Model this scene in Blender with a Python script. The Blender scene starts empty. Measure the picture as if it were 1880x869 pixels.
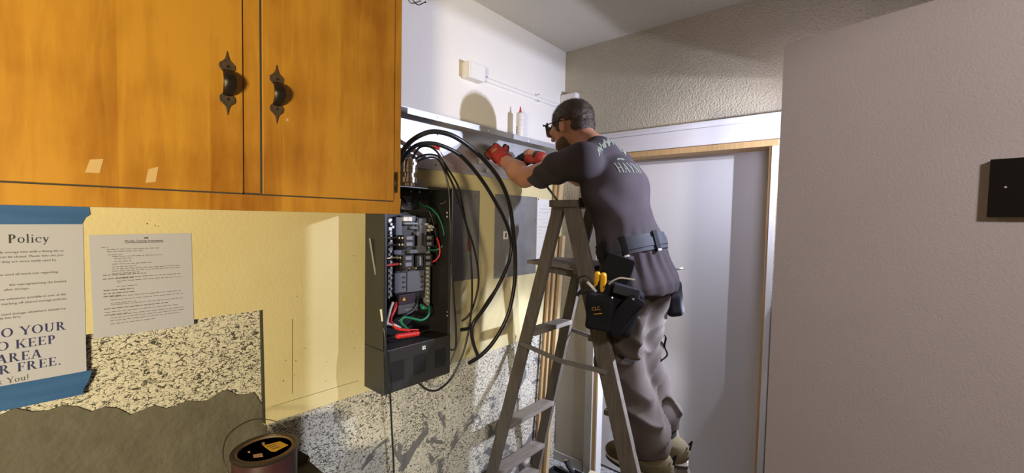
import bpy, bmesh, math, random
import numpy as np
from mathutils import Vector, Matrix
from mathutils.bvhtree import BVHTree
random.seed(7)
SC = bpy.context.scene
COL = SC.collection

# ------------------------------------------------------------------ camera
CAM = np.array([1.51027, -2.23249, 1.55])
F_PX, YAW, PITCH, ROLL = 772.73, 0.708369, -0.043101, 0.020136
def _rot():
    cy, sy = math.cos(YAW), math.sin(YAW)
    f0 = np.array([-sy, cy, 0]); r0 = np.array([cy, sy, 0]); u0 = np.array([0, 0, 1.])
    f = f0*math.cos(PITCH)+u0*math.sin(PITCH); u = u0*math.cos(PITCH)-f0*math.sin(PITCH)
    return np.array([r0*math.cos(ROLL)+u*math.sin(ROLL), u*math.cos(ROLL)-r0*math.sin(ROLL), f])
RC = _rot()
cam = bpy.data.cameras.new('camera'); camo = bpy.data.objects.new('camera', cam); COL.objects.link(camo)
cam.sensor_width = 36; cam.sensor_fit = 'HORIZONTAL'; cam.lens = 36*F_PX/1880; cam.clip_start = .02
m = Matrix.Identity(4)
for i in range(3):
    m[i][0] = RC[0][i]; m[i][1] = RC[1][i]; m[i][2] = -RC[2][i]; m[i][3] = CAM[i]
camo.matrix_world = m
SC.camera = camo

# ------------------------------------------------------------------ world, lamps, exposure
SC.view_settings.view_transform = 'Standard'; SC.view_settings.look = 'None'
SC.view_settings.gamma = 1; SC.view_settings.exposure = 0.0; SC.view_settings.use_curve_mapping = False
w = bpy.data.worlds.new('world'); SC.world = w; w.use_nodes = True
w.node_tree.nodes['Background'].inputs[0].default_value = (1.0, .86, .62, 1)
w.node_tree.nodes['Background'].inputs[1].default_value = 0.09
def lamp(name, typ, loc, aim, power, color, **kw):
    l = bpy.data.lights.new(name, typ); o = bpy.data.objects.new(name, l); COL.objects.link(o)
    o.location = loc; o.rotation_euler = (Vector(aim)-Vector(loc)).to_track_quat('-Z', 'Y').to_euler()
    l.energy = power; l.color = color
    for k, v in kw.items(): setattr(l, k, v)
    return o
COLD = (.76, .80, 1.0); WARM = (1.0, .84, .53)
# the LED work light standing behind the partition: two diode rows under one hood
LED = [(1.50, -.26, 1.955), (1.50, -.26, 1.925)]
for i, p in enumerate(LED):
    lamp('work_light_row', 'SPOT', p, (0, -1.2, 1.60), 46, COLD, spot_size=math.radians(172), spot_blend=1.0, shadow_soft_size=.003)
lamp('work_light_lower', 'SPOT', (1.215, -.07, 1.25), (0, -.80, .10), 84, COLD, spot_size=math.radians(82), spot_blend=.45, shadow_soft_size=.012)
lamp('floor_light', 'SPOT', (1.30, -1.62, .22), (0, -1.20, .44), 30, (.90, .92, 1.0), spot_size=math.radians(58), spot_blend=.9, shadow_soft_size=.05)
# the room's warm lamp behind the camera
lamp('room_lamp', 'SPOT', (1.9, -3.6, 1.32), (0, -2.55, 1.48), 300, WARM, spot_size=math.radians(72), spot_blend=.35, shadow_soft_size=.2)
lamp('partition_fill', 'SPOT', (2.7, -2.3, 2.4), (1.8, -.6, 1.25), 130, (1, .88, .84), spot_size=math.radians(62), spot_blend=.4, shadow_soft_size=.12)  # unseen fill, added to brighten the partition

# ------------------------------------------------------------------ helpers
def ray(px, py): return RC.T @ np.array([(px-940)/F_PX, -(py-434.5)/F_PX, 1])
def _pl(px, py, ax, c):
    d = ray(px, py); return CAM+d*((c-CAM[ax])/d[ax])
def wx(px, py, x=0.): return _pl(px, py, 0, x)      # a point on the plane x = const (parallel to the left wall)
def wy(px, py, y=0.): return _pl(px, py, 1, y)      # on y = const (parallel to the back wall)
def wz(px, py, z=0.): return _pl(px, py, 2, z)
def V(*a): return np.array(a, float)
def unit(v):
    v = np.asarray(v, float); return v/np.linalg.norm(v)
def frame(d, up=(0, 0, 1)):
    d = unit(d); s = np.cross(up, d)
    if np.linalg.norm(s) < 1e-4: s = np.cross((1, 0, 0), d)
    s = unit(s); return d, s, np.cross(d, s)

class MB:
    def __init__(self): self.v = []; self.f = []; self.mi = []; self.cm = 0
    def add(self, vs, fs):
        o = len(self.v); self.v += [tuple(map(float, p)) for p in vs]
        for f in fs: self.f.append(tuple(i+o for i in f)); self.mi.append(self.cm)
        return self
    def box(self, lo, hi):
        (a, b, c), (d, e, f) = lo, hi
        return self.add([(a,b,c),(d,b,c),(d,e,c),(a,e,c),(a,b,f),(d,b,f),(d,e,f),(a,e,f)],
                 [(0,3,2,1),(4,5,6,7),(0,1,5,4),(1,2,6,5),(2,3,7,6),(3,0,4,7)])
    def obox(self, c, ax, half):
        c = np.asarray(c, float); A = [np.asarray(a, float)*h for a, h in zip(ax, half)]
        P = [c+sx*A[0]+sy*A[1]+sz*A[2] for sz in (-1,1) for sx, sy in ((-1,-1),(1,-1),(1,1),(-1,1))]
        return self.add(P, [(0,3,2,1),(4,5,6,7),(0,1,5,4),(1,2,6,5),(2,3,7,6),(3,0,4,7)])
    def beam(self, a, b, wdt, dep, up=(0,0,1)):      # a bar from a to b: wdt across, dep along the third axis
        a = np.asarray(a, float); b = np.asarray(b, float); d, s, u = frame(b-a, up)
        return self.obox((a+b)/2, (d, s, u), (np.linalg.norm(b-a)/2, wdt/2, dep/2))
    def tube(self, pts, r, seg=10, caps=True, flat=None):
        P = [np.asarray(p, float) for p in pts]; n = len(P)
        R = r if hasattr(r, '__len__') else [r]*n
        vs = []; fs = []; prev = None
        for i in range(n):
            d = unit(P[min(i+1, n-1)]-P[max(i-1, 0)])
            if prev is None: _, s, u = frame(d)
            else:
                s = prev-d*(prev@d); s = unit(s); u = np.cross(d, s)
            prev = s
            for k in range(seg):
                a = 2*math.pi*k/seg; vs.append(P[i]+R[i]*(math.cos(a)*s+math.sin(a)*u*(flat or 1)))
        for i in range(n-1):
            for k in range(seg):
                k2 = (k+1) % seg; fs.append((i*seg+k, i*seg+k2, (i+1)*seg+k2, (i+1)*seg+k))
        if caps: fs.append(tuple(range(seg-1, -1, -1))); fs.append(tuple((n-1)*seg+k for k in range(seg)))
        return self.add(vs, fs)
    def cyl(self, a, b, r, r2=None, seg=16): return self.tube([a, b], [r, r if r2 is None else r2], seg)
    def lathe(self, prof, c=(0,0,0), ax=(0,0,1), seg=24):
        d, s, u = frame(ax, (0, 1, 0) if abs(ax[2]) > .9 else (0,0,1)); c = np.asarray(c, float); vs = []; fs = []; n = len(prof)
        for r, h in prof:
            for k in range(seg):
                a = 2*math.pi*k/seg; vs.append(c+d*h+r*(math.cos(a)*s+math.sin(a)*u))
        for i in range(n-1):
            for k in range(seg):
                k2 = (k+1) % seg; fs.append((i*seg+k, i*seg+k2, (i+1)*seg+k2, (i+1)*seg+k))
        fs.append(tuple(range(seg-1, -1, -1))); fs.append(tuple((n-1)*seg+k for k in range(seg)))
        return self.add(vs, fs)
    def prism(self, poly, O, U, W, N, t):            # outline in (u, v) on plane O + uU + vW, thickness t along N
        O, U, W, N = [np.asarray(q, float) for q in (O, U, W, N)]; n = len(poly)
        area = sum(poly[i][0]*poly[(i+1) % n][1]-poly[(i+1) % n][0]*poly[i][1] for i in range(n))
        if area*np.dot(np.cross(U, W), N) < 0: poly = poly[::-1]
        vs = [O+U*u+W*v for u, v in poly]+[O+U*u+W*v+N*t for u, v in poly]
        fs = [tuple(range(n-1, -1, -1)), tuple(range(n, 2*n))]+[(i, (i+1) % n, n+(i+1) % n, n+i) for i in range(n)]
        return self.add(vs, fs)
    def ball(self, c, r, seg=12, rings=7, sc=(1,1,1)):
        vs = []; fs = []; c = np.asarray(c, float)
        for i in range(rings+1):
            t = math.pi*i/rings
            for k in range(seg):
                a = 2*math.pi*k/seg; vs.append(c+r*np.array([math.sin(t)*math.cos(a)*sc[0], math.sin(t)*math.sin(a)*sc[1], math.cos(t)*sc[2]]))
        for i in range(rings):
            for k in range(seg):
                k2 = (k+1) % seg; fs.append((i*seg+k, (i+1)*seg+k, (i+1)*seg+k2, i*seg+k2))
        return self.add(vs, fs)

def wloc(o):
    p = np.zeros(3)
    while o is not None: p += np.array(o.location); o = o.parent
    return p
def obj(name, mb, mats, parent=None, smooth=False, bevel=0, auto=None, origin=None, clean=True):
    vs = np.array(mb.v, float); 
    c = (vs.min(0)+vs.max(0))/2 if origin is None else np.asarray(origin, float)
    me = bpy.data.meshes.new(name); me.from_pydata((vs-c).tolist(), [], mb.f)
    if not isinstance(mats, (list, tuple)): mats = [mats]
    for mt in mats: me.materials.append(mt)
    if len(mats) > 1: me.polygons.foreach_set('material_index', np.array(mb.mi, np.int32))
    if clean:
        bm = bmesh.new(); bm.from_mesh(me); bmesh.ops.remove_doubles(bm, verts=bm.verts, dist=1e-6)
        bmesh.ops.recalc_face_normals(bm, faces=bm.faces); bm.to_mesh(me); bm.free()
    if smooth:
        me.polygons.foreach_set('use_smooth', np.ones(len(me.polygons), bool))
        if auto:
            for e in me.edges: pass
            me.set_sharp_from_angle(angle=math.radians(auto))
    o = bpy.data.objects.new(name, me); COL.objects.link(o)
    if parent is not None: o.parent = parent; o.location = c-wloc(parent)
    else: o.location = c
    if bevel:
        b = o.modifiers.new('bevel', 'BEVEL'); b.width = bevel; b.segments = 2; b.limit_method = 'ANGLE'; b.angle_limit = math.radians(40)
    return o
def tag(o, label=None, cat=None, group=None, kind=None):
    if label: o['label'] = label
    if cat: o['category'] = cat
    if group: o['group'] = group
    if kind: o['kind'] = kind
    return o
def thing(name, label, cat, loc, group=None):
    o = bpy.data.objects.new(name, None); COL.objects.link(o); o.location = loc; o.empty_display_size = .05
    return tag(o, label, cat, group)
def dup(o, delta, parent=None):
    c = o.copy(); COL.objects.link(c); c.parent = parent or o.parent; c.location = Vector(o.location)+Vector(delta)
    return c
def smooth_path(pts, n=8):                           # Catmull-Rom through the points
    P = [np.asarray(p, float) for p in pts]; P = [2*P[0]-P[1]]+P+[2*P[-1]-P[-2]]; out = []
    for i in range(1, len(P)-2):
        a, b, c, d = P[i-1:i+3]
        for k in range(n):
            t = k/n; out.append(.5*((2*b)+(c-a)*t+(2*a-5*b+4*c-d)*t*t+(3*b-a-3*c+d)*t**3))
    out.append(P[-2]); return out

# ------------------------------------------------------------------ materials
def mat(name, col, rough=.6, metal=0., bump=None, vary=None, coat=0., spec=None, stretch=(1,1,1), noise=None):
    """bump=(scale, strength, dist); vary=(scale, other colour, amount, detail)"""
    mt = bpy.data.materials.new(name); mt.use_nodes = True; nt = mt.node_tree; b = nt.nodes['Principled BSDF']
    b.inputs['Base Color'].default_value = (*col, 1); b.inputs['Roughness'].default_value = rough; b.inputs['Metallic'].default_value = metal
    b.inputs['Coat Weight'].default_value = coat
    if spec is not None: b.inputs['Specular IOR Level'].default_value = spec
    tc = nt.nodes.new('ShaderNodeTexCoord'); mp = nt.nodes.new('ShaderNodeMapping'); mp.inputs['Scale'].default_value = stretch
    nt.links.new(tc.outputs['Object'], mp.inputs[0])
    if vary:
        n = nt.nodes.new('ShaderNodeTexNoise'); n.inputs['Scale'].default_value = vary[0]; n.inputs['Detail'].default_value = vary[3] if len(vary) > 3 else 5
        nt.links.new(mp.outputs[0], n.inputs['Vector'])
        r = nt.nodes.new('ShaderNodeMapRange'); r.inputs['From Min'].default_value = .3; r.inputs['From Max'].default_value = .7; r.inputs['To Max'].default_value = vary[2]
        nt.links.new(n.outputs[0], r.inputs[0])
        mx = nt.nodes.new('ShaderNodeMix'); mx.data_type = 'RGBA'; mx.inputs[6].default_value = (*col, 1); mx.inputs[7].default_value = (*vary[1], 1)
        nt.links.new(r.outputs[0], mx.inputs[0]); nt.links.new(mx.outputs[2], b.inputs['Base Color'])
    if bump:
        n = nt.nodes.new('ShaderNodeTexNoise'); n.inputs['Scale'].default_value = bump[0]; n.inputs['Detail'].default_value = 3
        nt.links.new(tc.outputs['Object'], n.inputs['Vector'])
        bp = nt.nodes.new('ShaderNodeBump'); bp.inputs['Strength'].default_value = bump[1]; bp.inputs['Distance'].default_value = bump[2]
        nt.links.new(n.outputs[0], bp.inputs['Height']); nt.links.new(bp.outputs[0], b.inputs['Normal'])
    return mt
def N(nt, t, **kw):
    n = nt.nodes.new(t)
    for k, v in kw.items():
        if k.startswith('i_'): n.inputs[k[2:].replace('_', ' ')].default_value = v
        else: setattr(n, k, v)
    return n

M = {}
M['white_wall'] = mat('white_wall_paint', (.80, .77, .74), .7, bump=(60, .35, .004), vary=(3, (.76, .73, .69), .6))
M['tan_wall'] = mat('tan_orange_peel', (.56, .50, .38), .75, bump=(125, 1.0, .006), vary=(5, (.46, .41, .31), .6))
M['cream'] = mat('cream_board_paint', (.68, .60, .335), .62, bump=(110, .35, .003), vary=(6, (.63, .545, .29), .7))
M['ceiling'] = mat('ceiling_texture', (.64, .60, .53), .85, bump=(120, .8, .006))
M['partition'] = mat('partition_paint', (.44, .41, .42), .85, bump=(170, .45, .003), vary=(5, (.41, .38, .385), .6))
M['floor'] = mat('speckled_floor', (.55, .54, .52), .6, vary=(60, (.08, .08, .08), .9), bump=(60, .3, .003))
M['door_white'] = mat('door_white', (.66, .65, .655), .5, bump=(40, .12, .002))
M['header_white'] = mat('header_white', (.72, .70, .72), .45, vary=(9, (.66, .64, .66), .7), stretch=(.4, 1, 4))
M['raw_wood'] = mat('raw_trim_wood', (.55, .36, .16), .6, vary=(14, (.40, .24, .10), .7), stretch=(8, 8, .5))
M['stud_wood'] = mat('pale_stud_wood', (.62, .47, .26), .65, vary=(14, (.46, .32, .16), .8), stretch=(9, 9, .5))
M['trim_grey'] = mat('trim_grey', (.45, .42, .36), .6, vary=(8, (.38, .35, .29), .6))
M['ladder'] = mat('weathered_wood', (.165, .145, .12), .75, vary=(12, (.095, .08, .065), .85), stretch=(6, 6, .7), bump=(70, .3, .003))
M['ladder_step'] = mat('worn_step_wood', (.27, .245, .21), .75, vary=(12, (.17, .145, .12), .8), stretch=(6, .8, 6), bump=(70, .3, .003))
M['steel'] = mat('ladder_steel', (.32, .31, .30), .5, .7)
M['galv'] = mat('galvanised_steel', (.60, .61, .64), .42, .75, vary=(7, (.48, .49, .52), .7))
M['chrome'] = mat('bright_fitting', (.78, .78, .80), .18, 1.)
M['enclosure'] = mat('charcoal_enclosure', (.030, .030, .031), .42, vary=(30, (.036, .036, .037), .5))
M['enclosure_in'] = mat('black_inside', (.012, .012, .013), .5)
M['bus_grey'] = mat('blue_grey_plastic', (.115, .12, .155), .5)
M['breaker'] = mat('breaker_black', (.03, .03, .034), .4)
M['breaker_grey'] = mat('breaker_face', (.21, .22, .27), .4)
M['brass'] = mat('brass_terminal', (.8, .66, .38), .3, .9)
M['screw'] = mat('screw_bright', (.85, .85, .85), .3, .6)
M['white_plastic'] = mat('white_plastic', (.80, .79, .77), .4)
M['cable'] = mat('black_cable', (.014, .014, .016), .33)
M['red'] = mat('red_insulation', (.62, .03, .025), .4)
M['green'] = mat('green_insulation', (.015, .20, .10), .4)
M['white_wire'] = mat('white_insulation', (.75, .72, .66), .4)
M['copper'] = mat('copper', (.75, .40, .22), .35, .9)
M['yellow'] = mat('yellow_grip', (.85, .47, .02), .45)
M['plate_grey'] = mat('grey_cover_plate', (.24, .235, .235), .55, .2, vary=(10, (.18, .175, .175), .8), bump=(40, .1, .002))
M['paper'] = mat('paper_white', (.47, .485, .57), .8)
M['ink'] = mat('ink_black', (.04, .04, .04), .8)
M['ink_blue'] = mat('ink_blue', (.03, .035, .13), .8)
M['tape'] = mat('blue_masking_tape', (.022, .10, .28), .65, vary=(16, (.035, .13, .34), .8), stretch=(1, .5, 4), bump=(60, .2, .002))
M['iron'] = mat('hammered_iron', (.055, .045, .035), .42, .8, bump=(90, .5, .003))
M['iron_plate'] = mat('worn_iron_plate', (.16, .105, .06), .5, .5, bump=(90, .5, .003), vary=(90, (.07, .05, .035), .8))
M['mud'] = mat('grey_mastic', (.148, .139, .107), .85, bump=(50, .6, .006), vary=(14, (.11, .10, .075), .9, 8))
M['plaster_edge'] = mat('dark_gap', (.05, .045, .035), .9)
M['skin'] = mat('skin', (.50, .25, .16), .5, vary=(14, (.42, .18, .11), .6), bump=(140, .15, .002))
M['hair'] = mat('short_brown_hair', (.055, .038, .028), .6, vary=(60, (.10, .075, .055), .8), bump=(220, .9, .004), stretch=(1, 1, .4))
M['shirt'] = mat('faded_charcoal_cotton', (.042, .033, .041), .9, vary=(12, (.056, .044, .053), .8), bump=(300, .2, .001))
M['print'] = mat('faded_print', (.24, .27, .22), .85)
M['trousers'] = mat('brown_grey_canvas', (.072, .055, .046), .88, vary=(9, (.050, .038, .032), .8), bump=(300, .2, .001))
M['pouch'] = mat('black_nylon', (.009, .010, .014), .75, bump=(260, .4, .001), spec=.25)
M['belt'] = mat('navy_belt_web', (.028, .033, .048), .7, bump=(260, .3, .001))
M['glove_red'] = mat('red_glove', (.48, .045, .035), .7, bump=(180, .3, .002), vary=(20, (.28, .02, .02), .6))
M['glove_black'] = mat('black_glove', (.016, .016, .018), .6, bump=(180, .3, .002))
M['lens'] = mat('dark_lens', (.02, .02, .025), .12, coat=.5)
M['suede'] = mat('olive_suede', (.11, .085, .040), .9, bump=(200, .3, .001), vary=(18, (.075, .058, .028), .8))
M['sole_white'] = mat('sole_white', (.70, .69, .66), .6)
M['sole_dark'] = mat('sole_dark', (.03, .028, .022), .8)
M['can_maroon'] = mat('maroon_can', (.045, .010, .014), .4, vary=(12, (.09, .055, .05), .5))
M['can_lid'] = mat('rusty_lid', (.17, .095, .05), .55, 0., vary=(10, (.11, .07, .035), .8))
M['can_rim'] = mat('can_rim_metal', (.10, .08, .065), .4, .8)
M['label_yellow'] = mat('yellow_label', (.72, .42, .02), .6)
M['flake'] = mat('pink_flake', (.50, .28, .17), .8)
M['card'] = mat('dark_carton', (.055, .05, .03), .85, vary=(14, (.08, .07, .045), .7))
M['card_edge'] = mat('carton_edge', (.45, .36, .24), .85)
M['dark_plate'] = mat('dark_bronze_plate', (.007, .005, .004), .6, spec=.15)
M['plate_side'] = mat('plate_side', (.075, .06, .03), .6)
M['tube_white'] = mat('tube_white', (.74, .73, .72), .45)
M['tube_red'] = mat('tube_red', (.55, .03, .05), .4)
M['tube_grey'] = mat('tube_grey', (.40, .42, .47), .4)
M['rubber'] = mat('black_rubber', (.02, .02, .02), .7)

def wood_cabinet():
    mt = bpy.data.materials.new('orange_maple'); mt.use_nodes = True; nt = mt.node_tree; b = nt.nodes['Principled BSDF']; L = nt.links
    tc = N(nt, 'ShaderNodeTexCoord')
    geo = N(nt, 'ShaderNodeNewGeometry')
    sx = N(nt, 'ShaderNodeSeparateXYZ'); L.new(geo.outputs['Position'], sx.inputs[0])
    # veneer leaves: constant tone per vertical leaf
    ma = N(nt, 'ShaderNodeMath', operation='MULTIPLY'); ma.inputs[1].default_value = 6.2; L.new(sx.outputs[1], ma.inputs[0])
    fl = N(nt, 'ShaderNodeMath', operation='FLOOR'); L.new(ma.outputs[0], fl.inputs[0])
    wn = N(nt, 'ShaderNodeTexWhiteNoise', noise_dimensions='1D'); L.new(fl.outputs[0], wn.inputs['W'])
    mp = N(nt, 'ShaderNodeMapping'); mp.inputs['Scale'].default_value = (14, 14, 1.6); L.new(geo.outputs['Position'], mp.inputs[0])
    n1 = N(nt, 'ShaderNodeTexNoise', i_Scale=2.2, i_Detail=8., i_Roughness=.65, i_Distortion=.5); L.new(mp.outputs[0], n1.inputs['Vector'])
    n2 = N(nt, 'ShaderNodeTexNoise', i_Scale=4.5, i_Detail=3.); L.new(geo.outputs['Position'], n2.inputs['Vector'])
    a1 = N(nt, 'ShaderNodeMath', operation='MULTIPLY_ADD'); a1.inputs[1].default_value = .32; L.new(wn.outputs[0], a1.inputs[0]); L.new(n1.outputs[0], a1.inputs[2])
    a2 = N(nt, 'ShaderNodeMath', operation='MULTIPLY_ADD'); a2.inputs[1].default_value = 1.25; L.new(n2.outputs[0], a2.inputs[0]); L.new(a1.outputs[0], a2.inputs[2])
    cr = N(nt, 'ShaderNodeValToRGB'); L.new(a2.outputs[0], cr.inputs[0])
    e = cr.color_ramp.elements; e[0].position = .72; e[0].color = (.33, .120, .008, 1); e[1].position = 1.0; e[1].color = (.58, .28, .030, 1)
    mr = N(nt, 'ShaderNodeMapRange'); mr.inputs['From Min'].default_value = .75; mr.inputs['From Max'].default_value = 1.5; L.new(a2.outputs[0], mr.inputs[0]); 
    L.new(mr.outputs[0], cr.inputs[0]); e[0].position = .1; e[1].position = .9
    L.new(cr.outputs[0], b.inputs['Base Color']); b.inputs['Roughness'].default_value = .42; b.inputs['Coat Weight'].default_value = .15; b.inputs['Coat Roughness'].default_value = .3
    n3 = N(nt, 'ShaderNodeTexNoise', i_Scale=60., i_Detail=2.); L.new(geo.outputs['Position'], n3.inputs['Vector'])
    bp = N(nt, 'ShaderNodeBump', i_Strength=.08, i_Distance=.002); L.new(n3.outputs[0], bp.inputs['Height']); L.new(bp.outputs[0], b.inputs['Normal'])
    return mt
M['cabinet'] = wood_cabinet()

def marbled():
    """old chipped facing: cream chips in a dark ground, grey patches of mastic and painted shadow"""
    mt = bpy.data.materials.new('chip_marbled_facing'); mt.use_nodes = True; nt = mt.node_tree; b = nt.nodes['Principled BSDF']; L = nt.links
    geo = N(nt, 'ShaderNodeNewGeometry')
    mp = N(nt, 'ShaderNodeMapping'); mp.inputs['Rotation'].default_value = (.6, 0, 0); mp.inputs['Scale'].default_value = (1, .8, 1.25); L.new(geo.outputs['Position'], mp.inputs[0])
    nz = N(nt, 'ShaderNodeTexNoise', i_Scale=45., i_Detail=3.); L.new(mp.outputs[0], nz.inputs['Vector'])
    mixv = N(nt, 'ShaderNodeMix', data_type='RGBA', blend_type='LINEAR_LIGHT'); mixv.inputs[0].default_value = .018; L.new(mp.outputs[0], mixv.inputs[6]); L.new(nz.outputs[1], mixv.inputs[7])
    vo = N(nt, 'ShaderNodeTexVoronoi', feature='DISTANCE_TO_EDGE', i_Scale=105.); L.new(mixv.outputs[2], vo.inputs['Vector'])
    n2 = N(nt, 'ShaderNodeTexNoise', i_Scale=90., i_Detail=4., i_Roughness=.7); L.new(mixv.outputs[2], n2.inputs['Vector'])
    ad = N(nt, 'ShaderNodeMath', operation='MULTIPLY_ADD'); ad.inputs[1].default_value = .9; L.new(n2.outputs[0], ad.inputs[0]); 
    v2 = N(nt, 'ShaderNodeMath', operation='MULTIPLY'); v2.inputs[1].default_value = 1.2; L.new(vo.outputs['Distance'], v2.inputs[0]); L.new(v2.outputs[0], ad.inputs[2])
    n3 = N(nt, 'ShaderNodeTexNoise', i_Scale=5., i_Detail=3.); L.new(geo.outputs['Position'], n3.inputs['Vector'])
    ad2 = N(nt, 'ShaderNodeMath', operation='MULTIPLY_ADD'); ad2.inputs[1].default_value = -.22; L.new(n3.outputs[0], ad2.inputs[0]); L.new(ad.outputs[0], ad2.inputs[2])
    cr = N(nt, 'ShaderNodeValToRGB'); L.new(ad2.outputs[0], cr.inputs[0]); e = cr.color_ramp.elements
    e[0].position = .375; e[0].color = (.06, .055, .045, 1); e[1].position = .44; e[1].color = (.68, .65, .54, 1)
    # grey patches: mastic smears together with painted-in shadows
    n4 = N(nt, 'ShaderNodeTexNoise', i_Scale=6.5, i_Detail=5., i_Roughness=.6, i_Distortion=1.2); L.new(geo.outputs['Position'], n4.inputs['Vector'])
    sx = N(nt, 'ShaderNodeSeparateXYZ'); L.new(geo.outputs['Position'], sx.inputs[0])
    hz = N(nt, 'ShaderNodeMapRange'); hz.inputs['From Min'].default_value = .95; hz.inputs['From Max'].default_value = .2; hz.inputs['To Min'].default_value = -.06; hz.inputs['To Max'].default_value = .10; L.new(sx.outputs[2], hz.inputs[0])
    sm = N(nt, 'ShaderNodeMath', operation='ADD'); L.new(n4.outputs[0], sm.inputs[0]); L.new(hz.outputs[0], sm.inputs[1])
    cr2 = N(nt, 'ShaderNodeValToRGB'); L.new(sm.outputs[0], cr2.inputs[0]); cr2.color_ramp.elements[0].position = .60; cr2.color_ramp.elements[1].position = .63
    mx = N(nt, 'ShaderNodeMix', data_type='RGBA'); L.new(cr2.outputs[0], mx.inputs[0]); L.new(cr.outputs[0], mx.inputs[6]); mx.inputs[7].default_value = (.17, .165, .16, 1)
    L.new(mx.outputs[2], b.inputs['Base Color']); b.inputs['Roughness'].default_value = .7
    bp = N(nt, 'ShaderNodeBump', i_Strength=.5, i_Distance=.003); L.new(ad2.outputs[0], bp.inputs['Height']); L.new(bp.outputs[0], b.inputs['Normal'])
    return mt
M['marbled'] = marbled()

# ------------------------------------------------------------------ lettering
def text_mb(s, size, O, U, W, Nn, align='LEFT', lift=.0004, bold=0., width=None):
    """flat letters standing on the plane O + uU + vW"""
    c = bpy.data.curves.new('t', 'FONT'); c.body = s; c.size = 1; c.offset = bold; c.resolution_u = 3
    o = bpy.data.objects.new('t', c); COL.objects.link(o); bpy.context.view_layer.update()
    me = bpy.data.meshes.new_from_object(o.evaluated_get(bpy.context.evaluated_depsgraph_get()))
    P = np.array([v.co[:2] for v in me.vertices]) if len(me.vertices) else np.zeros((1, 2)); F = [tuple(p.vertices) for p in me.polygons]
    bpy.data.objects.remove(o); bpy.data.curves.remove(c); bpy.data.meshes.remove(me)
    k = size/.72                                     # size = cap height
    P = P*k
    if width: P[:, 0] *= width/max(P[:, 0].max()-P[:, 0].min(), 1e-6)
    if align == 'RIGHT': P[:, 0] -= P[:, 0].max()
    elif align == 'CENTER': P[:, 0] -= (P[:, 0].max()+P[:, 0].min())/2
    O, U, W, Nn = [np.asarray(q, float) for q in (O, U, W, Nn)]
    mb = MB(); mb.add([O+U*a+W*b+Nn*lift for a, b in P], F); return mb

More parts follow.
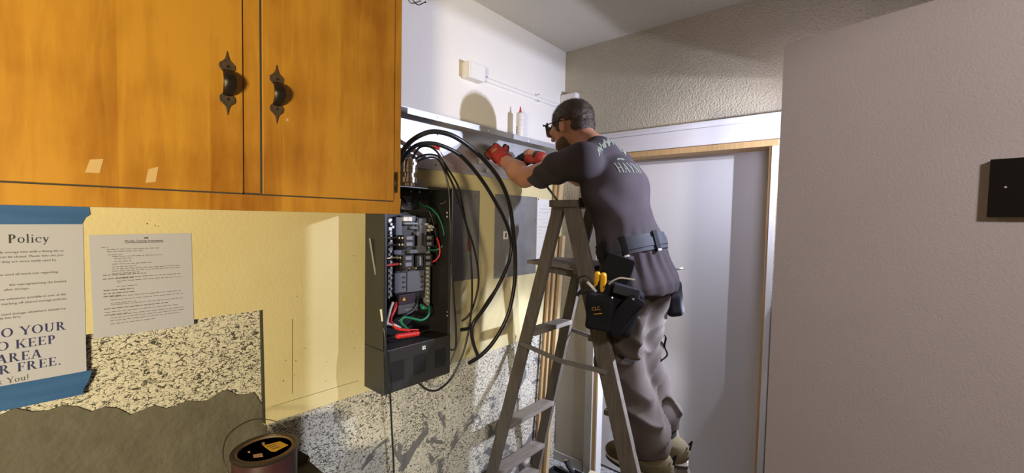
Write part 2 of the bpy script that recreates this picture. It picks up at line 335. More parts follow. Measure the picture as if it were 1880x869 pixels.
# serif capitals drawn as strokes: (x, y) in cap heights
def serif_mb(s, cap, O, U, W, Nn, align='RIGHT', lift=.0005):
    T, t, S = .155, .055, .11
    polys = []; pen = 0.
    def bar(x0, y0, x1, y1): polys.append([(pen+x0, y0), (pen+x1, y0), (pen+x1, y1), (pen+x0, y1)])
    def stem(x, y0=0., y1=1., wd=T, s0=True, s1=True):
        bar(x, y0, x+wd, y1)
        if s0: bar(x-S*.7, y0, x+wd+S*.7, y0+t*.8)
        if s1: bar(x-S*.7, y1-t*.8, x+wd+S*.7, y1)
    def diag(x0, y0, x1, y1, wd): polys.append([(pen+x0-wd/2, y0), (pen+x0+wd/2, y0), (pen+x1+wd/2, y1), (pen+x1-wd/2, y1)])
    def ring(cx, cy, rx, ry, a0, a1, wd=T, n=14, thin=t):
        for i in range(n):
            q = []
            for a in (a0+(a1-a0)*i/n, a0+(a1-a0)*(i+1)/n):
                ca, sa = math.cos(a), math.sin(a); q.append(((pen+cx+rx*ca, cy+ry*sa), (pen+cx+(rx-wd)*ca, cy+(ry-thin)*sa)))
            polys.append([q[0][0], q[1][0], q[1][1], q[0][1]])
    pi = math.pi
    for ch in s:
        if ch == ' ': adv = .33
        elif ch == 'D': stem(.1); ring(.22, .5, .56, .5, -pi/2, pi/2); bar(.2, 0, .3, t); bar(.2, 1-t, .3, 1); adv = .86
        elif ch == 'O': ring(.44, .5, .42, .51, 0, 2*pi, n=24); adv = .9
        elif ch == 'Y': diag(.43, .45, .1, 1, .16); diag(.46, .45, .74, 1, .06); stem(.36, 0, .5, s1=False); bar(-.03, 1-t, .25, 1); bar(.6, 1-t, .86, 1); adv = .84
        elif ch == 'U': stem(.1, .3, 1, s0=False); bar(.64, .3, .70, 1); bar(.54, 1-t, .8, 1); ring(.4, .32, .3, .33, pi, 2*pi, .12, thin=.07); adv = .86
        elif ch == 'R': stem(.1); ring(.3, .74, .3, .26, -pi/2, pi/2); bar(.2, 1-t, .32, 1); bar(.2, .48, .32, .48+t); diag(.68, 0, .38, .5, .16); bar(.56, 0, .84, t); adv = .86
        elif ch == 'P': stem(.1); ring(.3, .72, .3, .28, -pi/2, pi/2); bar(.2, 1-t, .32, 1); bar(.2, .44, .32, .44+t); adv = .68
        elif ch == 'K': stem(.1); diag(.3, .42, .66, 1, .06); diag(.68, 0, .38, .55, .16); bar(.54, 1-t, .8, 1); bar(.54, 0, .84, t); adv = .86
        elif ch == 'E': stem(.1); bar(.2, 0, .62, t); bar(.2, 1-t, .6, 1); bar(.2, .48, .5, .48+t); bar(.58, 0, .64, .22); bar(.56, .8, .61, 1); bar(.46, .4, .5, .62); adv = .70
        elif ch == 'F': stem(.1); bar(.2, 1-t, .58, 1); bar(.2, .48, .48, .48+t); bar(.54, .8, .59, 1); bar(.44, .4, .48, .62); adv = .64
        elif ch == 'A': diag(.1, 0, .40, 1, .06); diag(.66, 0, .40, 1, .16); bar(.2, .33, .56, .33+t); bar(-.02, 0, .22, t); bar(.52, 0, .82, t); adv = .82
        elif ch == 'N': stem(.1, 0, 1, .06); stem(.66, 0, 1, .06, s0=False); diag(.66, 0, .16, 1, .15); adv = .86
        elif ch == 'I': stem(.1); adv = .4
        elif ch == 'W': diag(.3, 0, .1, 1, .15); diag(.3, 0, .46, .9, .06); diag(.66, 0, .46, .9, .15); diag(.66, 0, .86, 1, .06); adv = 1.0
        elif ch == 'T': stem(.28, s1=False); bar(.0, 1-t, .72, 1); bar(0, .78, .05, 1); bar(.67, .78, .72, 1); adv = .76
        elif ch == 'H': stem(.1); stem(.56); bar(.2, .48, .6, .48+t); adv = .84
        elif ch == 'L': stem(.1); bar(.2, 0, .6, t); bar(.56, 0, .62, .24); adv = .66
        elif ch == 'S': ring(.3, .74, .24, .27, pi*.1, pi*1.45, .12); ring(.3, .26, .27, .27, -pi*.9, pi*.5, .13); adv = .6
        elif ch == 'C': ring(.44, .5, .42, .51, pi*.22, pi*1.78, n=20); bar(.72, .72, .77, .98); adv = .82
        elif ch == 'o': ring(.28, .33, .27, .34, 0, 2*pi, .11, n=18); adv = .6
        elif ch == 'l': stem(.09, 0, 1.02, .11, s1=False); bar(.02, .98, .12, 1.02); adv = .31
        elif ch == 'i': stem(.09, 0, .64, .11, s1=False); bar(.02, .6, .12, .64); bar(.08, .82, .2, .94); adv = .31
        elif ch == 'c': ring(.28, .33, .27, .34, pi*.25, pi*1.75, .11); bar(.4, .46, .5, .56); adv = .53
        elif ch == 'y': diag(.27, .06, .1, .64, .12); diag(.27, .02, .46, .64, .05); diag(.14, -.24, .28, .06, .05); bar(.0, .6, .2, .64); bar(.36, .6, .56, .64); bar(.06, -.26, .18, -.18); adv = .56
        elif ch == 'k': stem(.09, 0, 1.02, .11, s1=False); diag(.22, .26, .46, .64, .05); diag(.5, 0, .27, .38, .12); bar(.4, 0, .6, .04); bar(.36, .6, .56, .64); adv = .6
        elif ch == 'u': bar(.08, .15, .19, .64); bar(.02, .6, .12, .64); bar(.4, 0, .51, .64); bar(.32, .6, .42, .64); bar(.42, 0, .58, .04); ring(.26, .17, .18, .18, pi, 2*pi, .08, thin=.06); adv = .6
        elif ch == 'a': ring(.22, .18, .19, .19, 0, 2*pi, .08); bar(.36, 0, .47, .5); ring(.28, .48, .19, .18, 0, pi*.9, .1); adv = .53
        elif ch == 'n': stem(.08, 0, .64, .11, s1=False); stem(.38, 0, .45, .11, s1=False); ring(.3, .42, .19, .22, 0, pi, .1, thin=.07); adv = .6
        elif ch == 'h': stem(.08, 0, 1.02, .11, s1=False); stem(.38, 0, .45, .11, s1=False); ring(.3, .42, .19, .22, 0, pi, .1, thin=.07); adv = .6
        elif ch == '!': bar(.1, .28, .2, 1); bar(.09, 0, .21, .12); adv = .3
        elif ch == '.': bar(.08, 0, .21, .13); adv = .3
        else: adv = .4
        pen += adv+.06
    sh = -pen if align == 'RIGHT' else 0.
    O, U, W, Nn = [np.asarray(q, float) for q in (O, U, W, Nn)]; mb = MB()
    for k, pl in enumerate(polys): mb.add([O+U*(x+sh)*cap+W*y*cap+Nn*(lift+.00002*(k % 5)) for x, y in pl], [tuple(range(len(pl)))])
    return mb
YU, ZU, XN = V(0, 1, 0), V(0, 0, 1), V(1, 0, 0)       # reading directions on the left wall

# ------------------------------------------------------------------ the room
H = 2.591
def struct(name, mb, m, parent=None, **kw):
    o = obj(name, mb, m, parent, **kw)
    if parent is None: o['kind'] = 'structure'
    return o
wl = struct('wall_left', MB().box((-.12, -4.3, -.05), (0, 0.12, 1.75)), M['marbled'])
struct('upper_plaster', MB().box((-.11, -4.29, 1.745), (.010, 0, H+.02)), M['white_wall'], wl)
# cream plasterboard, a little proud of the old facing, cut back at the left
pb = [(-4.28, 1.235), (-1.729, 1.235), (-1.722, .851), (-.002, .853), (-.002, 1.762), (-4.28, 1.762)]
board = struct('plasterboard', MB().prism(pb, (0, 0, 0), YU, ZU, XN, .013), M['cream'], wl)
mbs = MB(); mbs.box((.0125, -1.6345, .93), (.0134, -1.633, 1.19)); mbs.box((.0125, -1.70, .905), (.0134, -1.39, .9062))
for px, py in [(525,662),(537,662),(543,663),(541,690),(650,470),(652,480),(648,610),(650,640),(545,545),(270,411),(285,414),(291,416),(560,640),(520,700),(600,665),(598,700)]:
    p = wx(px, py, .013); r = .0012+.001*random.random(); mbs.ball(p, r, 6, 4)
tag(struct('seams_and_nail_holes', mbs, M['plaster_edge'], board), kind='stuff')
# grey mastic smear low on the left part of the wall
top = []
for i, yy in enumerate(np.linspace(-2.6, -1.725, 36)):
    zz = np.interp(yy, [-2.6, -2.273, -2.16, -2.05, -1.98, -1.92, -1.83, -1.76, -1.725], [1.09, 1.075, 1.06, 1.005, .995, .985, .99, .965, .925])+.008*math.sin(i*1.9)+.006*random.uniform(-1, 1)
    top.append((yy, zz))
struct('mastic_smear', MB().prism([(-2.6, -.02), (-1.70, -.02), (-1.708, .6), (-1.715, .85)]+top[::-1], (0, 0, 0), YU, ZU, XN, .004), M['mud'], wl)
# thin dark strip along the board's left edge
struct('dark_edge', MB().prism([(-1.731, 1.236), (-1.7265, 1.236), (-1.7195, .852), (-1.725, .86)], (.0, 0, 0), YU, ZU, XN, .0142), M['plaster_edge'], board)

# back wall with the closet opening
X0, X1, ZT = .300, 1.135, 1.902
wb = MB(); wb.prism([(-.02, -.05), (X0-.045, -.05), (X0-.045, ZT+.025), (X1+.033, ZT+.025), (X1+.033, -.05), (3.7, -.05), (3.7, 2.62), (-.02, 2.62)], (0, 0, 0), (1, 0, 0), (0, 0, 1), (0, 1, 0), .15)
struct('wall_back', wb, M['tan_wall'])
struct('ceiling', MB().box((-.12, -4.3, H), (3.7, .14, H+.1)), M['ceiling'])
struct('floor', MB().box((-.12, -4.3, -.1), (3.7, .5, 0)), M['floor'])
struct('wall_front', MB().box((-.12, -4.4, -.05), (3.7, -4.3, H+.05)), M['tan_wall'])
struct('wall_far_right', MB().box((3.6, -4.3, -.05), (3.7, .12, H+.05)), M['tan_wall'])
# partition at the right
sd = unit((.97, -.24, 0)); sn = V(sd[1], -sd[0], 0)   # along, and facing the camera
P0 = V(1.2505, -.504, 0)
part = MB().prism([(0, -.02), (2.0, -.02), (2.0, 2.170), (.012, 2.170), (.004, 2.166), (0, 2.155)], P0, sd, (0, 0, 1), -sn, .03)
struct('wall_right', part, M['partition'])
# baseboard, closet trim
bb = MB().box((.0, -.014, 0), (.215, 0, .055)); struct('baseboard_back', bb, M['trim_grey'], bevel=.003)
hd = MB(); hd.box((.20, -.024, 1.932), (1.30, 0, 2.018)); hd.box((.20, -.03, 2.018), (1.30, 0, 2.047)); hd.box((.20, -.036, 2.034), (1.30, 0, 2.047))
struct('trim_1', hd, M['header_white'], bevel=.003)
struct('trim_2', MB().box((X0-.03, -.012, ZT), (X1+.035, .12, 1.931)), M['raw_wood'], bevel=.001)
rj = struct('trim_3', MB().box((X1, .0, 0), (X1+.035, .12, ZT)), M['raw_wood'])
struct('jamb_face', MB().box((X1+.012, -.012, 0), (X1+.036, .0, ZT)), M['white_plastic'], rj, bevel=.002)
lj = struct('trim_4', MB().box((.222, -.018, 0), (.272, .002, ZT)), M['trim_grey'], bevel=.002)
struct('jamb_wood', MB().box((.272, -.006, 0), (.297, .062, ZT)), M['raw_wood'], lj, bevel=.002)
struct('jamb_strip', MB().box((.2975, -.004, 0), (.302, .060, ZT)), M['white_plastic'], lj)
d1 = struct('door_1', MB().box((.235, .120, .012), (1.20, .155, 1.93)), M['door_white'], bevel=.003)
struct('door_track', MB().box((.2, .16, 0), (1.3, .22, 2.0)), M['enclosure_in'], d1)

# ------------------------------------------------------------------ wall cabinet
cb = thing('wall_cabinet', 'orange varnished wooden wall cabinet with black iron pulls, upper left', 'cabinet', (.0, -2.1, 1.555))
XF = .30; ZB = 1.556; ZTOP = 2.40; YR = -1.40; YL = -2.95
body = MB(); body.box((.012, YL, ZB+.012), (XF-.02, YR-.004, ZTOP))
obj('carcass', body, M['cabinet'], cb)
fr = MB(); yA, yB, yC = -1.866, -1.824, -1.428
for lo, hi in [((XF-.02, YL, ZB), (XF, YR, 1.606)), ((XF-.02, YL, 2.33), (XF, YR, ZTOP)), ((XF-.02, yA-.004, 1.606), (XF, yB+.004, 2.33)), ((XF-.02, yC-.006, 1.606), (XF, YR, 2.33)), ((XF-.02, YL, 1.606), (XF, YL+.05, 2.33))]: fr.box(lo, hi)
obj('face_frame', fr, M['cabinet'], cb, bevel=.002)
def door(y0, y1):
    return obj('door', MB().box((XF-.012, y0, 1.6), (XF+.0035, y1, 2.335)), M['cabinet'], cb, bevel=.002)
d_l = door(YL+.04, yA); d_r = door(yB+.002, yC)
obj('door_gap', MB().box((XF-.016, yB-.003, 1.602), (XF+.0005, yB+.004, 2.335)).box((XF-.016, yA-.002, 1.598), (XF+.0005, yA+.002, 2.335)).box((XF-.016, YL+.04, 1.5965), (XF+.0005, yC, 1.6015)), M['plaster_edge'], cb)
def pull(d, cy, z0, z1):
    x = XF+.0035; zc = (z0+z1)/2; h = z1-z0
    def spade(zb, s):
        pl = [(0, .052*s), (.0035, .036*s), (.006, .030*s), (.0165, .020*s), (.017, .010*s), (.011, .0015*s), (-.011, .0015*s), (-.017, .010*s), (-.0165, .020*s), (-.006, .030*s), (-.0035, .036*s)]
        return MB().prism(pl, (x, cy, zb), YU, ZU, XN, .003)
    g = [(x+.002, z0+h*.27), (x+.017, z0+h*.34), (x+.026, zc), (x+.017, z1-h*.34), (x+.002, z1-h*.27)]
    path = smooth_path([V(a, cy, b) for a, b in g], 5); n = len(path); mb = MB()
    r = [.010+.004*math.sin(math.pi*i/(n-1)) for i in range(n)]
    mb.tube(path, r, 10, flat=.35)
    o = obj('pull_grip', mb, M['iron'], d, smooth=True, auto=50)
    for zb, s in ((z1-h*.30, 1), (z0+h*.30, -1)):
        e = obj('pull_plate', spade(zb, s), M['iron_plate'], d, bevel=.001)
        obj('pull_screw', MB().ball((x+.003, cy, zb+.014*s), .0035, 8, 5), M['enclosure_in'], d)
p1 = wx(414, 105, XF); p2 = wx(418, 201, XF); pull(d_l, (p1[1]+p2[1])/2, p2[2], p1[2])
p1 = wx(506, 130, XF); p2 = wx(507, 217, XF); pull(d_r, (p1[1]+p2[1])/2, p2[2], p1[2])
hz0 = wx(722, 350, XF)[2]; hz1 = wx(722, 320, XF)[2]
hg = MB(); hg.cyl((XF+.006, yC+.004, hz0), (XF+.006, yC+.004, hz1), .0035, seg=8); hg.ball((XF+.006, yC+.004, hz0-.004), .004, 8, 5); hg.ball((XF+.006, yC+.004, hz1+.004), .004, 8, 5)
obj('hinge', hg, M['iron'], cb, smooth=True)
for quad in ([(165,293),(190,292),(183,318),(156,317)], [(272,311),(291,306),(286,334),(267,336)], [(525,218),(529,217),(530,222),(526,223)]):
    q = [wx(a, b, XF+.0036) for a, b in quad]
    obj('sticker_residue', MB().prism([(p[1], p[2]) for p in q], (XF+.0036, 0, 0), YU, ZU, XN, .0004), mat('residue', (.62, .42, .18), .8), d_l if quad[0][0] < 450 else d_r)

# ------------------------------------------------------------------ notices
XW = .0135
def quad_px(q, x): return [(wx(a, b, x)[1], wx(a, b, x)[2]) for a, b in q]
po = obj('notice_poster', MB().box((XW, -2.44, 1.135), (XW+.0006, -2.132, 1.53)), M['paper'])
tag(po, 'large white notice with blue capitals about keeping the area clutter free, cut by left edge', 'notice')
def tline(px, py, cap, s, mtl, parent, serif=False, right=True, x=XW+.0007, width=None):
    p = wx(px, py, x)
    if serif: mb = serif_mb(s, cap, p, YU, ZU, XN, 'RIGHT' if right else 'LEFT')
    else: mb = text_mb(s, cap, p, YU, ZU, XN, 'RIGHT' if right else 'LEFT', width=width)
    return obj('lettering', mb, mtl, parent, clean=False)
tline(92, 445, .0195, 'Storage Policy', M['ink'], po, True)
tx = mat('ink_grey', (.12, .115, .11), .8)
for px, py, s in [(117,462,'Use only storage bins with a fitting lid, so'), (118,470,'the bin can be closed. Plastic bins are pre-'), (103,479,'ferred since they are more easily used by'),
                  (107,501,'Please send all work-info regarding:'), (121,518,'the reprogramming the boxes)'), (54,531,'after storage.'),
                  (121,542,'Move items whenever possible in one of the'), (123,550,'areas, marking off shared storage policies.'), (121,568,'Those who need storage elsewhere should try'), (39,583,'this has first.')]:
    tline(px, py, .0052, s, tx, po)['kind'] = 'stuff'
for px, py, s in [(123,605,'PLEASE DO YOUR'), (104,630,'PART TO KEEP'), (78,656,'THIS AREA'), (114,669,'CLUTTER FREE.')]:
    tline(px, py, .0205, s, M['ink_blue'], po, True)
tline(54, 697, .0135, 'Thank You!', tx, po, True)
ta = MB().prism([(-2.5, 1.512), (-2.134, 1.514), (-2.128, 1.53), (-2.119, 1.538), (-2.121, 1.56), (-2.116, 1.575), (-2.5, 1.575)], (XW+.0009, 0, 0), YU, ZU, XN, .0005)
tag(obj('tape_strip', ta, M['tape']), 'blue masking tape across the top of the clutter notice', 'tape', 'blue tape on the notice')
tb = MB().prism([(-2.5, 1.145), (-2.122, 1.142), (-2.125, 1.128), (-2.130, 1.112), (-2.138, 1.098), (-2.139, 1.084), (-2.5, 1.088)], (XW+.0009, 0, 0), YU, ZU, XN, .0005)
tag(obj('tape_strip', tb, M['tape']), 'blue masking tape along the bottom of the clutter notice', 'tape', 'blue tape on the notice')
p2 = obj('notice_sheet', MB().prism(quad_px([(163,432),(351,428),(356,597),(172,622)], XW), (XW, 0, 0), YU, ZU, XN, .0006), M['paper'])
tag(p2, 'white letter sheet of small print pinned to cream wall under the cabinet', 'notice')
tline(299, 443, .0052, 'Weekly Cleaning Assessments', M['ink'], p2, width=.079)
obj('underline', MB().box((XW+.0006, wx(229,446,XW)[1], wx(229,446.5,XW)[2]), (XW+.0009, wx(300,446,XW)[1], wx(229,445.6,XW)[2])), M['ink'], p2)
lines = [(186,457,198),(196,464,292),(196,470,266),(199,477,222),(206,484,298),(210,490,240),(210,495,240),(206,502,278),(206,508,252),(206,516,332),(206,522,332),(206,529,256),
         (189,538,266),(189,548,248),(214,552,331),(214,560,222),(210,566,333),(212,571,262),(190,576,246),(190,582,248),(190,588,222),(203,592,334),(203,599,334),(203,604,250),(191,610,306),(200,614,326)]
lines = [(186,455,199),(196,459,292),(196,463,266),(199,469,224),(206,472,298),(210,476,242),(210,481,241),(206,486,279),(206,491,251),(206,495,333),(206,499,333),(206,503,256),(189,507,268),(189,514,247),(214,511,331),(216,519,222),(214,517,333),(214,527,252),
         (190,535,246),(190,541,247),(190,546,222),(203,546,333),(203,552,336),(203,558,250),(204,561,336),(191,569,308),(192,575,326),(192,580,236),(203,580,337),(203,585,337),(203,590,330),(203,596,286)]
ink2 = MB()
for a, yy, b in lines:
    p = wx(a, yy, XW+.0007); q = wx(b, yy-(b-a)*.03, XW+.0007); y = p[1]; bold = a in (189,190,191)
    zz = p[2]
    while y < q[1]-.003:
        wlen = random.uniform(.004, .013); hh = .0021 if bold else .0014
        ink2.box((XW+.0006, y, zz), (XW+.0008, min(y+wlen, q[1]), zz+hh)); y += wlen+.0022
tag(obj('small_print', ink2, tx, p2, clean=False), kind='stuff')
pin = wx(267, 437, XW)
obj('push_pin', MB().box((XW+.0006, pin[1]-.004, pin[2]-.0025), (XW+.003, pin[1]+.004, pin[2]+.0025)), M['plate_grey'], p2, bevel=.001)

# ------------------------------------------------------------------ open service panel
PY0, PY1, PZ0, PZ1, PX = -1.362, -1.036, .876, 1.667, .144
pn = thing('service_panel', 'open black electrical service panel with breakers and coloured wires on left wall', 'panel', (.013, (PY0+PY1)/2, PZ0))
zd = 1.043                                          # top of the lower cover
en = MB(); t = .003
en.box((.013, PY0, PZ0), (.017, PY1, PZ1)); en.box((.013, PY0, PZ0), (PX, PY0+t, PZ1)); en.box((.013, PY1-t, PZ0), (PX, PY1, PZ1))
en.box((.013, PY0, PZ1-t), (PX, PY1, PZ1)); en.box((.013, PY0, PZ0), (PX, PY1, PZ0+t))
en.box((PX-.012, PY0, zd), (PX, PY0+.014, PZ1)); en.box((PX-.012, PY1-.006, zd), (PX, PY1, PZ1)); en.box((PX-.012, PY0, PZ1-.006), (PX, PY1, PZ1))
obj('enclosure', en, M['enclosure'], pn, bevel=.0008)
obj('back_pan', MB().box((.017, PY0+.003, zd+.002), (.021, PY1-.003, PZ1-.003)), M['enclosure_in'], pn)
obj('side_shade_sheet', MB().box((.021, PY1-.0055, zd+.002), (PX-.013, PY1-.003, PZ1-.004)), M['enclosure_in'], pn)  # added near-black sheet: shade painted on the right inner side
obj('top_shade_sheet', MB().box((.021, PY0+.004, PZ1-.0065), (PX-.013, PY1-.006, PZ1-.0035)), M['enclosure_in'], pn)  # added near-black sheet: shade painted under the top
lc = obj('lower_cover', MB().box((.05, PY0-.0008, PZ0-.0008), (PX+.0022, PY1+.0008, zd)), M['enclosure'], pn, bevel=.002)
obj('side_seam', MB().box((.013, PY0-.0012, zd+.001), (PX, PY0, zd+.003)), M['enclosure_in'], pn)
for k, yy in enumerate((-1.30, -1.197, -1.09)):
    obj('knockout', MB().box((PX+.0018, yy-.030, .915), (PX+.0026, yy+.030, .995)), M['enclosure_in'], lc)
sc_ = MB()
for a in range(4): sc_.ball((PX+.004, -1.178+.006*math.cos(a*1.57+.8), 1.018+.006*math.sin(a*1.57+.8)), .0045, 8, 5)
obj('cover_knob', sc_, M['screw'], lc, smooth=True)
obj('end_flange', MB().box((PX-.01, PY1-.001, 1.05), (PX+.001, PY1+.006, PZ1)), M['galv'], pn)
# inside (placed on the plane x = .06, read off the face of the interior)
XI = .062
def ib(name, px0, py0, px1, py1, m, x0=.021, x1=XI, parent=None, bevel=.001):
    a = wx(px0, py0, x1); b = wx(px1, py1, x1); c = wx(px0, py1, x1)
    lo = (x0, min(a[1], b[1]), min(a[2], b[2])); hi = (x1, max(a[1], b[1]), max(a[2], b[2]))
    return obj(name, MB().box(lo, hi), m, parent or pn, bevel=bevel)
ib('interior_plate', 727, 398, 790, 545, M['breaker'], .021, .045)
ib('bus_frame', 727, 399, 738, 432, M['bus_grey']); ib('bus_frame', 769, 401, 783, 416, M['bus_grey'])
cs = ib('control_board', 741, 396, 763, 406, M['bus_grey'], .021, .064)
for px in (742, 750): ib('terminal_block', px, 399, px+7, 406.5, M['white_plastic'], .03, .068, cs)
ib('terminal_block', 743, 408.5, 768, 412.5, M['breaker_grey'], .03, .068, cs)
ib('bus_rail', 771, 414, 783, 464, M['bus_grey'], .021, .068); ib('bus_rail', 753, 459, 783, 464, M['bus_grey'], .021, .066); ib('rail_slot', 774.5, 428, 778, 451, M['enclosure_in'], .03, .0685)
ib('bus_rail', 765, 425, 772, 433, M['bus_grey'], .021, .066); ib('bus_rail', 755, 416, 768, 421, M['bus_grey'], .021, .06); ib('bus_rail', 724, 460, 737, 467, M['bus_grey'], .021, .06)
def breaker(px, py, wpx=19, hpx=11):
    b_ = ib('breaker', px, py, px+wpx, py+hpx-.7, M['breaker'], .03, .078, None, .001)
    ib('breaker_face', px+5, py+2, px+wpx-3.5, py+hpx-3, M['breaker_grey'], .07, .084, b_)
    return b_
for px, py in ((742,432.5), (742,443.5), (740.5,469.5), (740.5,481)): breaker(px, py)
for px, py in ((781,432), (781,443), (779,468), (779,479.5)): breaker(px, py, 15, 10.5)
breaker(766, 470, 11, 20)
for px, py in ((733,437),(739,437),(733,449.5),(739,449.5),(730,473.5),(735,473.5),(730.5,485),(735.5,485),(752,492.5),(764,492.5)):
    p = wx(px, py, .075); obj('terminal_screw', MB().cyl(p-V(.03, 0, 0), p, .0042, seg=10), M['brass'], pn, smooth=True, auto=40)
for px0, px1, py0 in ((725, 746, 500), (748.5, 779, 499)):
    pl = ib('blank_filler', px0, py0+(3 if px0 < 740 else 0), px1, 533 if px0 > 740 else 536, M['bus_grey'], .03, .058)
    for k in range(3): ib('filler_rib', px1-6, py0+8+k*9, px1-2, py0+11+k*9, M['breaker'], .05, .062, pl)
st = MB()
for col, n0, n1 in ((717, 404, 540), (785.5, 455, 560)):
    for k in range(15):
        p = wx(col+1.2*math.sin(k*3.1), n0+(n1-n0)*k/14, .05); st.box(p-V(.02, .003, .003), p+V(.004, .004, .004))
tag(obj('neutral_bar_screws', st, M['screw'], pn), kind='stuff')
for px, col, n0, n1 in ((717, 0, 400, 545), (785.5, 0, 450, 565)): ib('neutral_bar', px-3.5, n0, px+3.5, n1, M['plate_grey'], .021, .046)
lug = MB()
for a, b, r in ((714,405,.010),(717,412,.008),(715,420,.011),(720,417,.009),(716,428,.008)):
    p = wx(a, b, .07); lug.box(p-V(.03, r*.7, r*.7), p+V(.006, r*.8, r*.6))
obj('main_lug', lug, M['screw'], pn, bevel=.002)
lug = MB()
for a, b, r in ((784,412,.007),(790,416,.010),(795,417,.007),(787,423,.008),(792,422,.007)):
    p = wx(a, b, .07); lug.box(p-V(.03, r*.7, r*.7), p+V(.006, r*.7, r*.7))
obj('main_lug', lug, M['screw'], pn, bevel=.002)
for px, py, r in ((755,351.5,.005),(770,352,.006),(792,351.5,.004),(772,372,.003),(821,391,.006),(821,398,.006),(772,542,.0055),(788,545,.005),(766,561,.006),(788,563,.0055),(715,510,.0045),(717,540,.005),(714,548,.006),(821,573,.004),(821,580,.004)):
    x = .03 if px < 800 else .09
    p = wx(px, py, x); 
    if px > 800: p = wy(px, py, PY1-.004)
    obj('bright_screw', MB().ball(p, r, 10, 6, (.7, .7, 1)), M['screw'], pn, smooth=True)
ib('inner_cover', 737, 360, 756, 386, M['bus_grey'], .021, .03)
ib('inner_cover', 757, 366, 788, 389, M['enclosure'], .021, .03)
# lower interior: two tilted labels
w1 = ib('warning_label', 733, 543, 762, 556, mat('label_plum', (.035, .018, .03), .5), .05, .075)
tri = [wx(a, b, .076) for a, b in ((739, 552), (745, 552), (742, 546))]
obj('warning_triangle', MB().prism([(p[1], p[2]) for p in tri], (.0755, 0, 0), YU, ZU, XN, .0006), M['label_yellow'], w1)
a, b = wx(731, 574, .075), wx(764, 566, .078); cl = MB()
q = [wx(*c, .075) for c in ((731,562),(766,556),(767,570),(732,578))]
lb = obj('caution_block', MB().prism([(p[1], p[2]) for p in q], (.04, 0, 0), YU, ZU, XN, .035), mat('block_grey', (.075, .075, .10), .5), pn, bevel=.001)
p = wx(743, 571, .0752); obj('caution_text', text_mb('CAUTION', .0065, p, unit(V(0, 1, .0)), ZU, XN, lift=.0005), M['screw'], lb, clean=False)
def wire(name, pts, r, m, parent=None, x=None, label=None, cat='cable', group=None, seg=8, n=6):
    P = [np.asarray(q, float) if len(q) == 3 and x is None else (wx(*q) if len(q) == 3 else wx(q[0], q[1], x)) for q in pts]
    o = obj(name, MB().tube(smooth_path(P, n), r, seg), m, parent, smooth=True, auto=60)
    if parent is None: tag(o, label, cat, group)
    return o
def W3(*pts): return [wx(a, b, c) for a, b, c in pts]
wire('red_wire', W3((727,556,.06),(725,568,.085),(717,588,.095),(728,603,.095),(752,607,.09)), .0062, M['red'], pn)
wire('red_wire', W3((753,606,.08),(768,606,.085)), .004, M['red'], pn)
wire('white_wire', W3((721,556,.06),(716,570,.08),(711,590,.09),(705,600,.09)), .006, M['white_wire'], pn)
wire('white_wire', W3((705,594,.09),(722,597,.095),(735,603,.08)), .0065, M['white_wire'], pn)
wire('black_wire', W3((766,545,.06),(765,558,.08),(757,572,.09),(742,580,.09),(732,590,.08)), .005, M['cable'], pn)
wire('green_wire', W3((788,562,.06),(787,578,.085),(775,588,.09),(757,585,.09),(742,583,.095),(737,592,.095),(750,606,.08)), .0052, M['green'], pn)
wire('green_wire', W3((772,560,.06),(776,566,.085),(782,566,.07)), .006, M['green'], pn)
wire('green_wire', W3((763,366,.05),(772,375,.08),(793,384,.09),(809,406,.10),(816,437,.10),(812,452,.09),(801,459,.07),(785,459,.06)), .0032, M['green'], pn)
wire('black_wire', W3((778,374,.06),(790,392,.085),(797,415,.09),(801,436,.09)), .003, M['cable'], pn)
wire('red_wire', W3((802,437,.09),(807,452,.09),(807,468,.09),(800,478,.08),(792,482,.07)), .0036, M['red'], pn)
wire('red_wire', W3((704,488,.09),(718,487,.09),(730,485,.075)), .0046, M['red'], pn)
wire('bare_wire', W3((704,475,.09),(718,474,.09),(730,473,.075)), .0028, M['brass'], pn)
for py in (437, 450): wire('black_wire', W3((704,py+1,.09),(718,py,.09),(731,py-.5,.075)), .004, M['cable'], pn)
for k in range(2): wire('black_wire', W3((738,362,.05),(745,370+k*4,.08),(757,379+k*5,.08),(757,386,.04)), .003, M['cable'], pn)
wire('bare_wire', W3((808,375,.10),(816,372,.11),(820,366,.11)), .0016, M['copper'], pn)
# red ribbed sleeve lying at the bottom of the box
a, b = wx(724, 619, .10), wx(770, 612, .10); sl = MB(); n = 24
sl.tube([a+(b-a)*i/n for i in range(n+1)], [.0105+.0016*math.sin(i*2.1) if 1 < i < n else .006 for i in range(n+1)], 12)
obj('red_ribbed_sleeve', sl, M['red'], pn, smooth=True)
wire('black_wire', W3((703,628,.09),(714,622,.095),(725,619,.10)), .008, M['cable'], pn)

# conduit fitting on top of the panel
cf = thing('conduit_fitting', 'bright metal conduit fitting standing on top of the black panel', 'fitting', (.07, -1.205, PZ1))
yc = -1.2; f1 = MB(); f1.lathe([(.021, 0), (.021, .018), (.030, .020), (.030, .040), (.024, .042), (.024, .058), (.031, .060), (.031, .074), (.027, .076)], (.07, yc, PZ1), seg=28)
obj('fitting_body', f1, M['chrome'], cf, smooth=True, auto=30)
obj('fitting_collar', MB().lathe([(.030, .074), (.032, .076), (.032, .112), (.030, .114), (.024, .114)], (.07, yc, PZ1), seg=28), M['chrome'], cf, smooth=True, auto=30)
obj('fitting_screw', MB().cyl((.098, yc, PZ1+.095), (.108, yc, PZ1+.095), .006, seg=10), M['screw'], cf)
tag(obj('paper_tag', MB().box((.0135, wx(762,340,.0135)[1], wx(775,342,.0135)[2]), (.0142, wx(775,340,.0135)[1], wx(762,328,.0135)[2])), M['paper']), 'small white paper tag on the cream wall beside the metal fitting', 'tag')

